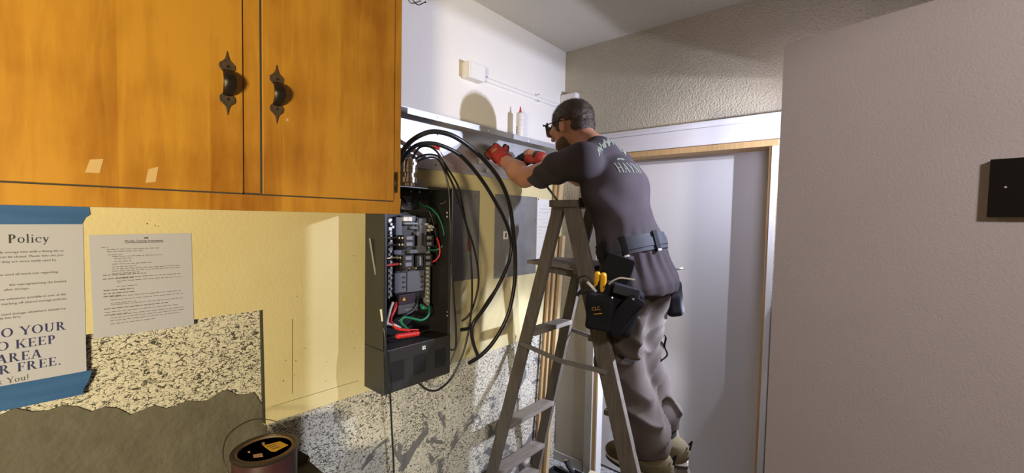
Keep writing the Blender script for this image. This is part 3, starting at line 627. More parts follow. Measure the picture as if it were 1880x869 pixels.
# ------------------------------------------------------------------ wiring trough
TY0, TY1 = -1.32, -.20
tr = thing('wiring_trough', 'long open galvanised metal wiring trough high on left wall', 'trough', (.012, -.75, 1.765))
obj('back_plate', MB().box((.012, TY0, 1.775), (.0145, TY1, 1.982)), M['galv'], tr)
obj('top_flange', MB().box((.012, TY0, 1.976), (.102, TY1, 1.979)), M['galv'], tr)
lip = obj('front_lip', MB().box((.100, TY0+.085, 1.954), (.1025, TY1, 1.979)), M['galv'], tr)
obj('bottom_flange', MB().box((.0145, TY0, 1.757), (.034, TY1, 1.776)), M['galv'], tr, bevel=.001)
obj('end_cap', MB().box((.012, TY1-.003, 1.775), (.102, TY1, 1.979)), M['galv'], tr)
for px, py in ((803,216),(897,240),(970,259)):
    p = wx(px, py, .1025); obj('screw', MB().ball(p, .0045, 8, 5, (.6, 1, 1)), M['screw'], lip, smooth=True)
    p = wx(px, py+13, .07); obj('screw_hole', MB().cyl((p[0], p[1], 1.9755), (p[0], p[1], 1.977), .004, seg=8), M['enclosure_in'], tr)
for px, py in ((803,247),(884,298),(800,303)):
    p = wx(px, py, .0146); obj('knockout_hole', MB().cyl(p, p+V(.001, 0, 0), .004, seg=8), M['enclosure_in'], tr)
for px, py, s in ((884,296,.011),(897,314,.010)):
    p = wx(px, py, .03); obj('wire_clip', MB().box(p-V(.003, s, s), p+V(.003, s, s)), M['white_plastic'], tr, bevel=.001)
for px in (792, 845):
    p = wx(px, 305, .0305); obj('flange_notch', MB().box((.0342, p[1]-.001, 1.757), (.0348, p[1]+.001, 1.776)), M['plate_grey'], tr)

# caulk tube on the trough
tu = thing('caulk_tube', 'white sealant tube with red nozzle standing on the trough lip', 'tube', (.07, 0, 1.979))
p = wz(954, 250, 1.979); tc_ = V(.07, wx(954.5, 248, .07)[1], 1.979); tu.location = tc_
ztop = wx(954.5, 208, .07)[2]; ztip = wx(953.5, 195, .07)[2]; hh = ztop-1.979
obj('tube_body', MB().lathe([(.0205, 0), (.021, .002), (.021, hh-.006), (.0195, hh-.002)], tc_, seg=24), M['tube_white'], tu, smooth=True, auto=40)
obj('tube_shoulder', MB().lathe([(.0198, hh-.003), (.019, hh+.001), (.008, hh+.004)], tc_, seg=24), M['tube_grey'], tu, smooth=True, auto=40)
obj('nozzle', MB().lathe([(.008, hh+.003), (.0085, hh+.008), (.006, hh+.012), (.0045, hh+.022), (.002, ztip-1.979)], tc_, seg=14), M['tube_red'], tu, smooth=True)
lbm = MB()
for k in range(9):                                    # lines of print round the label
    zz = 1.992+k*.0095; rr = .0213
    for a0 in np.arange(-2.2, .9, .34):
        if random.random() < .3: continue
        a1 = a0+random.uniform(.1, .26)
        q = [tc_+V(rr*math.cos(a), rr*math.sin(a), zz-1.979+dz) for a, dz in ((a0, 0), (a1, 0), (a1, .0028), (a0, .0028))]
        lbm.add(q, [(0,1,2,3)])
tag(obj('tube_print', lbm, M['tube_grey'], tu, clean=False), kind='stuff')
lbm = MB()
for k in range(3):
    a0, a1 = -2.05, -1.65; zz = .020+k*.013
    lbm.add([tc_+V(.0214*math.cos(a), .0214*math.sin(a), zz+dz) for a, dz in ((a0, 0), (a1, 0), (a1, .009), (a0, .009))], [(0,1,2,3)])
obj('tube_lettering', lbm, M['ink'], tu, clean=False)

# raceway
rw = thing('surface_raceway', 'white surface raceway box and conduit running to the corner, left wall', 'raceway', (.01, -.8, 2.2))
bx = MB(); bx.box((.010, -.868, 2.203), (.058, -.765, 2.279)); obj('raceway_box', bx, M['white_plastic'], rw, bevel=.004)
obj('box_cover', MB().box((.055, -.858, 2.205), (.061, -.763, 2.277)), M['white_plastic'], rw, bevel=.003)
obj('conduit', MB().tube([(.014, -.766, 2.238), (.014, -.012, 2.243)], .0125, 12), M['white_plastic'], rw, smooth=True, auto=40)
p = wx(985, 180, .014); obj('conduit_clip', MB().box((.01, p[1]-.008, 2.222), (.0285, p[1]+.008, 2.262)), M['white_plastic'], rw, bevel=.003)
for dz in (-.018, .018): obj('clip_screw', MB().ball((.0285, p[1], 2.242+dz), .004, 8, 5), M['plate_grey'], rw)
for k in range(3):
    q = wx(884+k*5, 138+k*1.5, .011); obj('screw_hole', MB().ball(q, .003, 6, 4), M['plaster_edge'], rw)
b2 = thing('junction_box', 'small white junction box on tan back wall beside the corner', 'box', (.07, 0, 2.25))
obj('box_body', MB().box((.010, -.045, 2.235), (.118, 0, 2.318)), M['white_plastic'], b2, bevel=.004)
obj('box_cover', MB().box((.012, -.05, 2.24), (.12, -.044, 2.314)), M['white_plastic'], b2, bevel=.002)
hk = MB(); hk.tube(smooth_path([wx(757, -2, .012), wx(760, 3, .03), wx(768, 9, .035), wx(776, 6, .03), wx(781, 4, .03)], 5), .0022, 8); hk.ball(wx(781, 4, .03), .004, 8, 5)
tag(obj('wire_hook', hk, M['iron'], smooth=True), 'small bent black wire hook at the top of white wall', 'hook')

# old flush covers and label
cv = thing('blank_cover', 'plain grey metal cover plate on wall, half behind black panel', 'cover', (.013, -.85, 1.3))
q0 = quad_px([(880, 353), (874, 528)], .014); ya = sum(p[0] for p in q0)/2; za, zb_ = q0[1][1], q0[0][1]
obj('plate', MB().box((.013, -1.06, 1.245), (.0165, -.742, 1.683)), M['plate_grey'], cv, bevel=.001)
obj('rust_patch', MB().box((.0165, wx(858,435,.0165)[1], wx(866,461,.0165)[2]), (.0172, wx(866,435,.0165)[1], wx(866,436,.0165)[2])), mat('rust_red', (.17, .05, .03), .8), cv)
for px, py in ((872,361),(838,373),(850,372)): obj('plate_screw', MB().ball(wx(px, py, .0165), .004, 8, 5, (.5, 1, 1)), M['enclosure'], cv)
c2 = thing('old_breaker_cover', 'weathered grey breaker panel cover with hinged door, right of black panel', 'cover', (.013, -.45, 1.23))
obj('trim_plate', MB().box((.013, -.628, 1.232), (.0165, -.268, 1.676)), M['plate_grey'], c2, bevel=.001)
dr = obj('panel_door', MB().box((.0165, -.565, 1.285), (.0195, -.335, 1.625)), M['plate_grey'], c2, bevel=.001)
lt = wx(928, 432, .02); obj('door_latch', MB().box((.0195, lt[1]-.018, lt[2]-.022), (.024, lt[1]+.018, lt[2]+.022)), M['white_plastic'], dr, bevel=.002)
obj('latch_slot', MB().box((.024, lt[1]-.006, lt[2]-.012), (.0245, lt[1]+.004, lt[2]+.012)), M['enclosure_in'], dr)
for yy, zz in ((-.28, 1.665), (-.28, 1.54), (-.28, 1.30), (-.615, 1.25)): obj('plate_screw', MB().ball((.0165, yy, zz), .004, 8, 5, (.5, 1, 1)), M['enclosure'], c2)
for zz in (1.56, 1.36): obj('door_hinge', MB().cyl((.02, -.333, zz-.03), (.02, -.333, zz+.03), .003, seg=8), M['plate_grey'], dr)
sh = obj('circuit_chart', MB().box((.0135, -.262, 1.275), (.0142, -.10, 1.668)), mat('chart_paper', (.74, .73, .72), .8))
tag(sh, 'white circuit chart sheet on the wall behind the ladder top', 'chart')
ch = MB()
for k in range(16):
    for c in range(3):
        if random.random() < .45: continue
        y0 = -.25+c*.05; z0 = 1.63-k*.021; ch.box((.0142, y0, z0), (.0144, y0+random.uniform(.015, .04), z0+.0016))
for lo, hi in (((-.245, 1.5), (-.13, 1.501)), ((-.215, 1.50), (-.2145, 1.61)), ((-.16, 1.50), (-.1595, 1.61)), ((-.245, 1.61), (-.13, 1.611))): ch.box((.0142, lo[0], lo[1]), (.0144, hi[0], hi[1]))
tag(obj('chart_print', ch, M['plate_grey'], sh), kind='stuff')
for yy, zz in ((-.255, 1.663), (-.255, 1.282)): obj('tack', MB().ball((.0145, yy, zz), .004, 8, 5), M['enclosure_in'], sh)

# ------------------------------------------------------------------ cables
wire('thick_black_cable', W3((720,330,.07),(728,300,.085),(748,266,.13),(775,247,.17),(803,242,.20),(840,254,.22),(882,287,.22),(915,327,.21),(934,370,.20),(942,420,.19),(946,470,.18),(944,525,.17),(932,580,.15),(908,625,.12),(884,652,.09),(860,668,.07)), .0098, M['cable'], label='thickest black cable looping highest over the panel, free end lowest by the facing', group='heavy cables looping from the fitting', seg=12)
wire('thick_black_cable', W3((726,345,.07),(736,300,.085),(757,272,.12),(782,263,.15),(812,268,.17),(848,288,.18),(884,330,.17),(910,372,.17),(930,412,.165),(939,450,.16),(932,488,.155),(915,525,.15),(895,555,.14),(876,585,.13),(862,602,.11),(846,606,.10)), .0085, M['cable'], label='black cable of the lower big loop, its end bent left beside the panel', group='heavy cables looping from the fitting', seg=12)
wire('heavy_cable_tail', W3((936,478,.178),(921,512,.172),(903,546,.16),(884,574,.15),(870,592,.14),(866,612,.13),(870,634,.12),(877,653,.11)), .0085, M['cable'], label='short black cable tail ending beside the cream board edge', seg=12)
wire('thin_black_cable', W3((757,300,.07),(760,285,.08),(772,270,.10),(790,270,.12),(806,284,.13),(820,315,.14),(836,350,.14),(852,400,.13),(868,448,.12),(877,490,.12),(878,525,.11),(868,565,.09),(858,582,.07),(848,590,.05)), .0048, M['cable'], label='thin black cable bending left at mid height beside the panel', group='thin cables from the fitting')
wire('thin_black_cable', W3((758,302,.07),(766,290,.08),(785,284,.10),(805,288,.12),(822,310,.13),(842,345,.13),(852,392,.12),(861,440,.12),(866,500,.12),(866,560,.11),(860,610,.10),(848,655,.09),(828,695,.07),(805,716,.06),(785,716,.05),(767,703,.05)), .0046, M['cable'], label='thin black cable hanging in a long loop under the black panel', group='thin cables from the fitting')
wire('thin_black_cable', W3((760,303,.07),(775,292,.085),(800,290,.10),(815,312,.15),(824,350,.16),(826,400,.16),(829,470,.155),(833,540,.15),(837,600,.15),(837,635,.15),(832,643,.14),(826,642,.13)), .0042, M['cable'], label='thin black cable dropping along the panel edge to a short hook end', group='thin cables from the fitting')
ta_ = wire('taped_cable', W3((793,266,.10),(800,270,.11),(806,274,.115)), .0075, M['red'], label='short red taped cable end among the black loops', seg=10)
obj('bare_conductor', MB().tube(W3((806,274,.115),(812,285,.115),(824,295,.11),(833,301,.10)), .002, 6), M['copper'], ta_, smooth=True)
obj('white_collar', MB().cyl(wx(790, 268, .10), wx(794, 267, .10), .0078, seg=10), M['white_plastic'], ta_)
dr_ = wire('drop_wire', W3((680,440,.06),(684,470,.07),(692,520,.09),(702,580,.13),(709,640,.155),(713,680,.155),(716,720,.155),(719,780,.12),(723,869,.09),(724,960,.06)), .0036, M['cable'], label='thin black drop wire running down over the front of the black panel', seg=8)
obj('white_sleeve', MB().tube(W3((700,568,.127),(703,590,.136)), .0055, 8), M['white_plastic'], dr_)
obj('bare_end', MB().tube(W3((679,438,.06),(684,470,.0715),(690,505,.0855)), .0042, 6), M['plate_grey'], dr_)
wire('dark_strap', W3((994,330,.20),(1002,340,.24),(1012,353,.30),(1024,370,.40)), .006, M['cable'], label='dark cable bundle slanting down to the ladder top cap', cat='cable')

# ------------------------------------------------------------------ step ladder
ld = thing('step_ladder', 'weathered wooden twin step ladder under the man, by left wall', 'ladder', (.52, -.54, 0))
def fl(z, s):   # s=-1 near rail, +1 far rail : wall-side frame
    return V(.055+.255*z, (-.745+.03*z) if s < 0 else (-.305-.07*z), z)
def fr_(z, s):  # climbing frame
    return V(1.04-.315*z, (-.765+.035*z) if s < 0 else (-.295-.075*z), z)
ZC = 1.615
for s in (-1, 1):
    mb = MB(); a, b = fl(0, s), fl(ZC, s); mb.beam(a, b, .055, .026, up=(0, 1, 0)); obj('wall_side_rail', mb, M['ladder'], ld, bevel=.002)
    mb = MB(); a, b = fr_(0, s), fr_(ZC, s); mb.beam(a, b, .072, .026, up=(0, 1, 0)); obj('climbing_rail', mb, M['ladder'], ld, bevel=.002)
cap = MB(); cap.box((.435, -.735, ZC-.012), (.575, -.385, ZC+.018)); obj('top_cap', cap, M['ladder'], ld, bevel=.003)
for z in (.10, .275, .545, 1.02):                      # rungs of the wall-side frame
    a, b = fl(z, -1), fl(z, 1); wd = .075
    mb = MB(); mb.beam(a+V(.0, .012, 0), b-V(0, .012, 0), .07, .022, up=(.0, 0, 1)); obj('rung', mb, M['ladder_step'], ld, bevel=.002)
for z in (.23, .51, .78, 1.06, 1.33):               # treads of the climbing frame
    a, b = fr_(z, -1), fr_(z, 1); sh = V(-.04 if z > .6 else 0, 0, 0); mb = MB(); mb.beam(a+V(0, .012, 0)+sh, b-V(0, .012, 0)+sh, .065 if z > .6 else .105, .022, up=(0, 0, 1)); obj('tread', mb, M['ladder_step'], ld, bevel=.002)
for s in (-1, 1):
    zz = .975; mid = V(.52, fl(zz, s)[1]*.5+fr_(zz, s)[1]*.5-s*.0, .945); e = V(0, .02*s, 0)
    mb = MB(); mb.beam(fl(.972, s)+e, mid+e, .006, .020); mb.beam(mid+e, fr_(.955, s)+e, .006, .020)
    sp = obj('spreader', mb, M['steel'], ld)
    for q in (fl(.972, s), mid, fr_(.955, s)): obj('rivet', MB().cyl(q+e-V(0, .007, 0), q+e+V(0, .007, 0), .008, seg=10), M['steel'], sp)
    if s > 0: obj('spreader_ring', MB().tube([fr_(1.09, s)+V(-.03+.014*math.cos(t_), -.02, .016*math.sin(t_)) for t_ in np.linspace(0, 6.283, 14)], .004, 6), M['steel'], sp)
sh_ = MB(); z = 1.35; pts = [wz(957, 482, z), wz(1046, 497, z), wz(1062, 486, z), wz(1034, 477, z)]
sh_.prism([(p[0], p[1]) for p in [V(.26, -.66, 0), V(.62, -.70, 0), V(.62, -.40, 0), V(.26, -.40, 0)]], (0, 0, 1.335), (1, 0, 0), (0, 1, 0), (0, 0, 1), .018)
tray = obj('paint_shelf', sh_, M['ladder_step'], ld, bevel=.002)
for yy in (-.655, -.405):
    mb = MB(); mb.beam((.36, yy, 1.322), (.66, yy, 1.302), .016, .028); obj('shelf_arm', mb, M['ladder'], ld)
tag(obj('tool_case', MB().box((.50, -.60, ZC+.018), (.555, -.52, ZC+.034)), M['rubber'], bevel=.004), 'small black case lying on the ladder top cap', 'case')

# boards leaning in the corner
def plank(top, bot, wd, dp, label, m):
    o = obj('leaning_board', MB().beam(bot, top, wd, dp, up=(1, 0, 0)), m, bevel=.002); return tag(o, label, 'board', 'boards leaning in the corner')
plank((.035, -.060, 1.80), (.045, -.215, .0), .044, .022, 'taller pale wooden board leaning in the corner behind the ladder', M['stud_wood'])
plank((.072, -.075, 1.45), (.085, -.215, .0), .030, .020, 'shorter pale wooden board leaning beside the taller one in corner', M['stud_wood'])
plank((.028, -.100, 1.80), (.034, -.255, .0), .020, .014, 'thin darker wooden strip leaning against the facing, left of the pale boards', M['raw_wood'])

# ------------------------------------------------------------------ floor clutter by the closet
tc2 = thing('tool_tray', 'shallow black tool tray on the floor in front of baseboard', 'tray', (.15, -.12, 0))
c0 = wz(1022, 869, 0)
def trayat(cx, cy, lx, ly, h, par):
    mb = MB(); mb.box((cx-lx, cy-ly, 0), (cx+lx, cy+ly, .006)); obj('tray_base', mb, M['rubber'], par)
    for lo, hi in (((cx-lx, cy-ly, 0), (cx+lx, cy-ly+.008, h)), ((cx-lx, cy+ly-.008, 0), (cx+lx, cy+ly, h)), ((cx-lx, cy-ly, 0), (cx-lx+.008, cy+ly, h)), ((cx+lx-.008, cy-ly, 0), (cx+lx, cy+ly, h))):
        obj('tray_wall', MB().box(lo, hi), M['rubber'], par, bevel=.003)
trayat(.20, -.175, .12, .055, .035, tc2)
bt = thing('torch', 'black torch with tan lens end standing tilted by the tray', 'torch', (.125, -.06, .0))
obj('torch_body', MB().tube([(.20, -.085, .014), (.155, -.075, .035), (.135, -.068, .062)], [.013, .014, .017], 12), M['rubber'], bt, smooth=True, auto=40)
obj('torch_lens', MB().tube([(.135, -.068, .062), (.1345, -.0678, .064)], .013, 12), mat('tan_lens', (.55, .33, .15), .5), bt)
br = thing('pry_bar', 'dark steel pry bar lying on floor below the closet trim', 'bar', (.3, -.1, 0))
obj('bar', MB().tube([(.19, -.055, .012), (.36, -.060, .012), (.39, -.062, .022)], .010, 8), M['rubber'], br, smooth=True)
tag(obj('wood_offcut', MB().obox((.318, -.03, .02), (unit((1, .2, 0)), unit((-.2, 1, 0)), (0, 0, 1)), (.04, .018, .02)), mat('offcut', (.62, .55, .38), .8), bevel=.002), 'pale wood offcut on the floor at foot of closet trim', 'offcut')

# ------------------------------------------------------------------ paint can on a carton
XC = .20; c = wx(487, 822, XC); cr = thing('paint_can', 'old maroon paint can with rusty lid, yellow label and wire bail', 'can', (c[0], c[1], c[2]-.17))
zr = c[2]; rr = .083; cc = V(c[0], c[1], zr)
obj('can_body', MB().lathe([(rr-.004, -.17), (rr, -.168), (rr, -.012), (rr-.002, -.006)], cc, seg=36), M['can_maroon'], cr, smooth=True, auto=40)
obj('rim', MB().lathe([(rr, -.012), (rr+.004, -.008), (rr+.004, -.001), (rr, .001), (rr-.006, -.001), (rr-.007, -.006)], cc, seg=36), M['can_rim'], cr, smooth=True, auto=50)
lid = obj('lid', MB().lathe([(rr-.005, -.006), (rr-.007, -.002), (rr-.013, -.001), (rr-.015, -.006), (rr-.024, -.006)], cc, seg=36), M['can_lid'], cr, smooth=True, auto=50)
def onlid(q, z): return [(wz(a, b, z)[0], wz(a, b, z)[1]) for a, b in q]
zl = zr-.0058
obj('lid_label', MB().prism(onlid([(483,819),(514,811),(529,818),(505,830),(497,829)], zl), (0, 0, zl), (1, 0, 0), (0, 1, 0), (0, 0, 1), .0008), M['label_yellow'], lid)
for k in range(3):
    q = onlid([(489+k*4, 821+k*2.5), (505+k*4, 816+k*2.5), (506+k*4, 816.8+k*2.5), (490+k*4, 821.8+k*2.5)], zl)
    obj('label_line', MB().prism(q, (0, 0, zl+.0008), (1, 0, 0), (0, 1, 0), (0, 0, 1), .0003), M['can_lid'], lid)
for q in ([(464,836),(481,833),(483,839),(466,841)], [(455,829),(459,829),(459,832),(455,832)], [(481,813),(486,813),(486,817),(481,817)]):
    obj('paint_flake', MB().prism(onlid(q, zl), (0, 0, zl), (1, 0, 0), (0, 1, 0), (0, 0, 1), .001), M['flake'], lid)
for sx in (-1, 1): obj('bail_ear', MB().cyl(cc+V(0, sx*rr, -.05), cc+V(0, sx*(rr+.006), -.05), .011, seg=12), M['can_rim'], cr)
bl = smooth_path([cc+V(0, -rr-.006, -.05), cc+V(-.035, -rr-.012, .0), cc+V(-.075, -rr+.01, .035), cc+V(-.10, -.02, .048), cc+V(-.10, .03, .04), cc+V(-.06, rr-.004, .012), cc+V(0, rr+.006, -.05)], 6)
obj('bail', MB().tube(bl, .0016, 6), M['can_rim'], cr, smooth=True)
bxz = zr-.17
ct = thing('carton', 'dark carton under the paint can with pale torn edges', 'carton', (.16, -1.78, 0))
obj('carton_body', MB().box((.03, -1.90, 0), (.30, -1.60, bxz-.002)), M['card'], ct, bevel=.002)
fb = thing('folded_board', 'dark folded card standing behind the paint can against facing', 'card', (.06, -1.64, bxz))
q = [wx(a, b, .07) for a, b in ((505,848),(545,826),(567,838),(553,880),(500,885))]
obj('card_sheet', MB().prism([(p[1], p[2]) for p in q], (.06, 0, 0), YU, ZU, XN, .010), M['card'], fb)
obj('card_edge', MB().prism(quad_px([(567,838),(570,841),(556,882),(553,880)], .07), (.06, 0, 0), YU, ZU, XN, .012), M['card_edge'], fb)

# the work light itself, on its stand behind the partition
wk = thing('work_light', 'hooded work light on a thin stand, behind the right partition', 'lamp', (1.54, -.26, 0))
obj('lamp_head', MB().box((1.515, -.34, 1.86), (1.56, -.18, 2.0)), M['rubber'], wk, bevel=.004)
hz_ = [(1.53, -.40, 2.004), (1.38, -.40, 1.998), (1.38, -.235, 1.998), (1.38, -.12, 2.075), (1.53, -.12, 2.03)]
mbh = MB(); mbh.add([(a, b, c) for a, b, c in hz_]+[(a, b, c+.004) for a, b, c in hz_], [(4,3,2,1,0),(5,6,7,8,9)]+[(i, (i+1) % 5, 5+(i+1) % 5, 5+i) for i in range(5)])
obj('lamp_hood', mbh, M['rubber'], wk)
obj('lower_head', MB().box((1.225, -.12, 1.20), (1.27, -.02, 1.30)), M['rubber'], wk, bevel=.004); obj('lower_arm', MB().beam((1.54, -.26, 1.25), (1.26, -.07, 1.25), .015, .015), M['steel'], wk)
obj('lamp_stand', MB().cyl((1.54, -.26, .02), (1.54, -.26, 1.87), .012, seg=10), M['steel'], wk)
for k in range(3): obj('stand_foot', MB().tube([(1.54, -.26, .25), (1.54+.2*math.cos(k*2.09), -.26+.17*math.sin(k*2.09), .01)], .009, 8), M['steel'], wk)

# plate on the partition
pc = P0+sd*((wx(0,0,0)*0)[0]); 
def onpart(px, py, off=0.):
    d = ray(px, py); n_ = np.array([sd[1], -sd[0], 0]); O = P0+n_*off; t_ = (n_@(O-CAM))/(n_@d); return CAM+d*t_
a = onpart(1821, 292, 0); b_ = onpart(1830, 399, .02); u0 = (a-P0)@sd; z1, z0 = onpart(1835, 292, .02)[2], onpart(1835, 399, .02)[2]
dp = thing('switch_plate', 'dark bronze box plate with one bright screw on right partition', 'plate', P0+sd*(u0+.06)+V(0, 0, z0))
obj('plate_body', MB().obox(P0+sd*(u0+.062)+sn*.0095+V(0, 0, (z0+z1)/2), (sd, sn, (0, 0, 1)), (.062, .0095, (z1-z0)/2)), M['plate_side'], dp, bevel=.001)
obj('plate_front', MB().obox(P0+sd*(u0+.062)+sn*.0195+V(0, 0, (z0+z1)/2), (sd, sn, (0, 0, 1)), (.062, .001, (z1-z0)/2)), M['dark_plate'], dp)
obj('plate_screw', MB().ball(onpart(1846, 344, .021), .0028, 8, 5), M['screw'], dp)

#PERSON#
# ------------------------------------------------------------------ the man: smooth fields turned into meshes
class Field:
    def __init__(s, lo, hi, h, zbreak=None):
        s.ax = [np.arange(lo[i], hi[i]+h, h) for i in range(3)]
        if zbreak: s.ax[2] = np.concatenate([np.arange(lo[2], zbreak[0], zbreak[1]), np.arange(zbreak[0], hi[2]+h, h)])
        s.F = np.full([len(a) for a in s.ax], 1., np.float32)
    def sub(s, lo, hi):
        r = []
        for i in range(3):
            a = np.searchsorted(s.ax[i], lo[i]); b = np.searchsorted(s.ax[i], hi[i]); r.append(slice(max(a-1, 0), max(b+1, a+1)))
        g = np.meshgrid(*[s.ax[i][r[i]] for i in range(3)], indexing='ij', sparse=True)
        return tuple(r), g
    def put(s, sl, d, k):
        f = s.F[sl]; d = d.astype(np.float32)
        h = np.maximum(k-np.abs(f-d), 0)/k; s.F[sl] = np.minimum(f, d)-h*h*k*.25
    def cone(s, a, b, ra, rb, k=.03, wide=None, cut=None):
        """tapered limb; wide=(axis, scale) stretches the section; cut=(point, normal) ends it on a plane"""
        a = np.asarray(a, float); b = np.asarray(b, float); R = max(ra, rb)*(wide[1] if wide else 1)+.07
        sl, (X, Y, Z) = s.sub(np.minimum(a, b)-R, np.maximum(a, b)+R); ab = b-a
        t = np.clip(((X-a[0])*ab[0]+(Y-a[1])*ab[1]+(Z-a[2])*ab[2])/(ab@ab), 0, 1)
        dx, dy, dz = X-a[0]-t*ab[0], Y-a[1]-t*ab[1], Z-a[2]-t*ab[2]
        if wide:
            w_ = unit(wide[0]); c = (dx*w_[0]+dy*w_[1]+dz*w_[2])*(1-1/wide[1]); dx, dy, dz = dx-c*w_[0], dy-c*w_[1], dz-c*w_[2]
        d = np.sqrt(dx*dx+dy*dy+dz*dz)-(ra+(rb-ra)*t)
        if cut:
            p, n = np.asarray(cut[0], float), unit(cut[1]); d = np.maximum(d, (X-p[0])*n[0]+(Y-p[1])*n[1]+(Z-p[2])*n[2])
        s.put(sl, d, k); return s
    def ell(s, c, rad, k=.03, A=None, cut=None, sub=False):
        c = np.asarray(c, float); rad = np.asarray(rad, float); R = rad.max()+.07; A = np.eye(3) if A is None else A
        sl, (X, Y, Z) = s.sub(c-R, c+R); X, Y, Z = X-c[0], Y-c[1], Z-c[2]
        q = [(A[i][0]*X+A[i][1]*Y+A[i][2]*Z) for i in range(3)]
        k0 = np.sqrt(sum((q[i]/rad[i])**2 for i in range(3))); k1 = np.sqrt(sum((q[i]/rad[i]**2)**2 for i in range(3)))+1e-6
        d = k0*(k0-1)/k1
        if cut:
            for p, n in cut:
                p, n = np.asarray(p, float), unit(n); d = np.maximum(d, (X+c[0]-p[0])*n[0]+(Y+c[1]-p[1])*n[1]+(Z+c[2]-p[2])*n[2])
        if sub: s.F[sl] = np.maximum(s.F[sl], -d.astype(np.float32))
        else: s.put(sl, d, k)
        return s
    def box(s, c, half, A, r=.01, k=.01):
        c = np.asarray(c, float); R = np.linalg.norm(half)+.05; sl, (X, Y, Z) = s.sub(c-R, c+R); X, Y, Z = X-c[0], Y-c[1], Z-c[2]
        q = [np.abs(A[i][0]*X+A[i][1]*Y+A[i][2]*Z)-(half[i]-r) for i in range(3)]
        d = np.sqrt(sum(np.maximum(v, 0)**2 for v in q))+np.minimum(np.maximum(np.maximum(q[0], q[1]), q[2]), 0)-r
        s.put(sl, d, k); return s
    def plane(s, p, n):
        p, n = np.asarray(p, float), unit(n); X, Y, Z = np.meshgrid(*s.ax, indexing='ij', sparse=True)
        s.F = np.maximum(s.F, ((X-p[0])*n[0]+(Y-p[1])*n[1]+(Z-p[2])*n[2]).astype(np.float32)); return s
    def disp(s, fn):
        X, Y, Z = np.meshgrid(*s.ax, indexing='ij', sparse=True); s.F = s.F+fn(X, Y, Z).astype(np.float32); return s
    def mesh(s):
        F = s.F; S = F < 0; nx, ny, nz = F.shape
        cnt = sum(S[a:nx-1+a, b:ny-1+b, c:nz-1+c].astype(np.int8) for a in (0,1) for b in (0,1) for c in (0,1))
        I = np.argwhere((cnt > 0) & (cnt < 8)); idx = -np.ones(cnt.shape, np.int64); idx[tuple(I.T)] = np.arange(len(I))
        acc = np.zeros((len(I), 3)); num = np.zeros(len(I)); C = [(a,b,c) for a in (0,1) for b in (0,1) for c in (0,1)]
        ax = s.ax
        for p in C:
            for d in range(3):
                if p[d]: continue
                q = list(p); q[d] = 1
                f0 = F[I[:,0]+p[0], I[:,1]+p[1], I[:,2]+p[2]]; f1 = F[I[:,0]+q[0], I[:,1]+q[1], I[:,2]+q[2]]
                mk = (f0 < 0) != (f1 < 0); t = np.where(mk, f0/np.where(mk, f0-f1, 1), 0)
                pos = [ax[e][I[:,e]+p[e]].astype(float) for e in range(3)]; pos[d] = pos[d]+t*(ax[d][I[:,d]+1]-ax[d][I[:,d]])
                acc += np.stack(pos, 1)*mk[:,None]; num += mk
        V_ = acc/num[:,None]; Q = []
        for d in range(3):
            e, g = [(1,2),(2,0),(0,1)][d]
            a = [slice(None)]*3; b = [slice(None)]*3; a[d] = slice(0, -1); b[d] = slice(1, None)
            ch = S[tuple(a)] != S[tuple(b)]; J = np.argwhere(ch); J = J[(J[:,e] > 0) & (J[:,g] > 0) & (J[:,e] < F.shape[e]-1) & (J[:,g] < F.shape[g]-1)]
            def cell(de, dg):
                K = J.copy(); K[:,e] -= de; K[:,g] -= dg; return idx[tuple(K.T)]
            q = np.stack([cell(1,1), cell(0,1), cell(0,0), cell(1,0)], 1); ins = S[tuple(J.T)]
            q[~ins] = q[~ins][:, ::-1]; Q.append(q)
        return V_, np.concatenate(Q)
def fobj(name, fld, mats, parent=None, mi=None, smooth_it=2):
    V_, Q = fld.mesh(); me = bpy.data.meshes.new(name); c = (V_.min(0)+V_.max(0))/2
    for _ in range(smooth_it):                       # light Laplacian smoothing
        a = np.zeros_like(V_); n = np.zeros(len(V_))
        for i in range(4):
            np.add.at(a, Q[:,i], V_[Q[:,(i+1) % 4]]); np.add.at(n, Q[:,i], 1)
        V_ = V_*.5+.5*a/np.maximum(n, 1)[:,None]
    me.from_pydata((V_-c).tolist(), [], Q.tolist())
    mats = mats if isinstance(mats, (list, tuple)) else [mats]
    for m_ in mats: me.materials.append(m_)
    if mi is not None: me.polygons.foreach_set('material_index', mi(V_[Q].mean(1)).astype(np.int32))
    me.polygons.foreach_set('use_smooth', np.ones(len(me.polygons), bool))
    o = bpy.data.objects.new(name, me); COL.objects.link(o)
    if parent is not None: o.parent = parent; o.location = c-wloc(parent)
    else: o.location = c
    o_cache[name] = (V_, Q); return o
o_cache = {}
def n3(X, Y, Z, f): return np.sin(f*X+1.3*np.sin(.7*f*Y))+np.sin(.9*f*Y+1.1*np.sin(.8*f*Z))+np.sin(1.1*f*Z+1.2*np.sin(.9*f*X))

man = thing('person', 'man in charcoal t-shirt and red gloves standing on ladder, reaching into the trough', 'person', (.86, -.53, .52))
LAT = unit((.12, 1, 0))                              # his left-to-right axis (left is near)
TR = .521                                            # top of the tread he stands on
hipL, hipR = V(.735, -.615, 1.335), V(.778, -.465, 1.335)
kneL, kneR = wy(1136, 655, -.60), wy(1174, 650, -.455)
ankL, ankR = wy(1193, 818, -.595), wy(1219, 785, -.445)
shL, shR = V(.612, -.765, 1.785), V(.60, -.43, 1.80)
elL, wrL = V(.304, -.745, 1.735), V(.150, -.725, 1.836)
elR, wrR = V(.40, -.435, 1.76), V(.185, -.495, 1.862)
neck = V(.565, -.60, 1.865); hc = V(.447, -.598, 1.982)
hf = unit((-1, .06, -.22)); hs = unit(np.cross((0, 0, 1), hf)); hu = np.cross(hf, hs)   # face direction; hs points to his left
if hs[1] > 0: hs = -hs
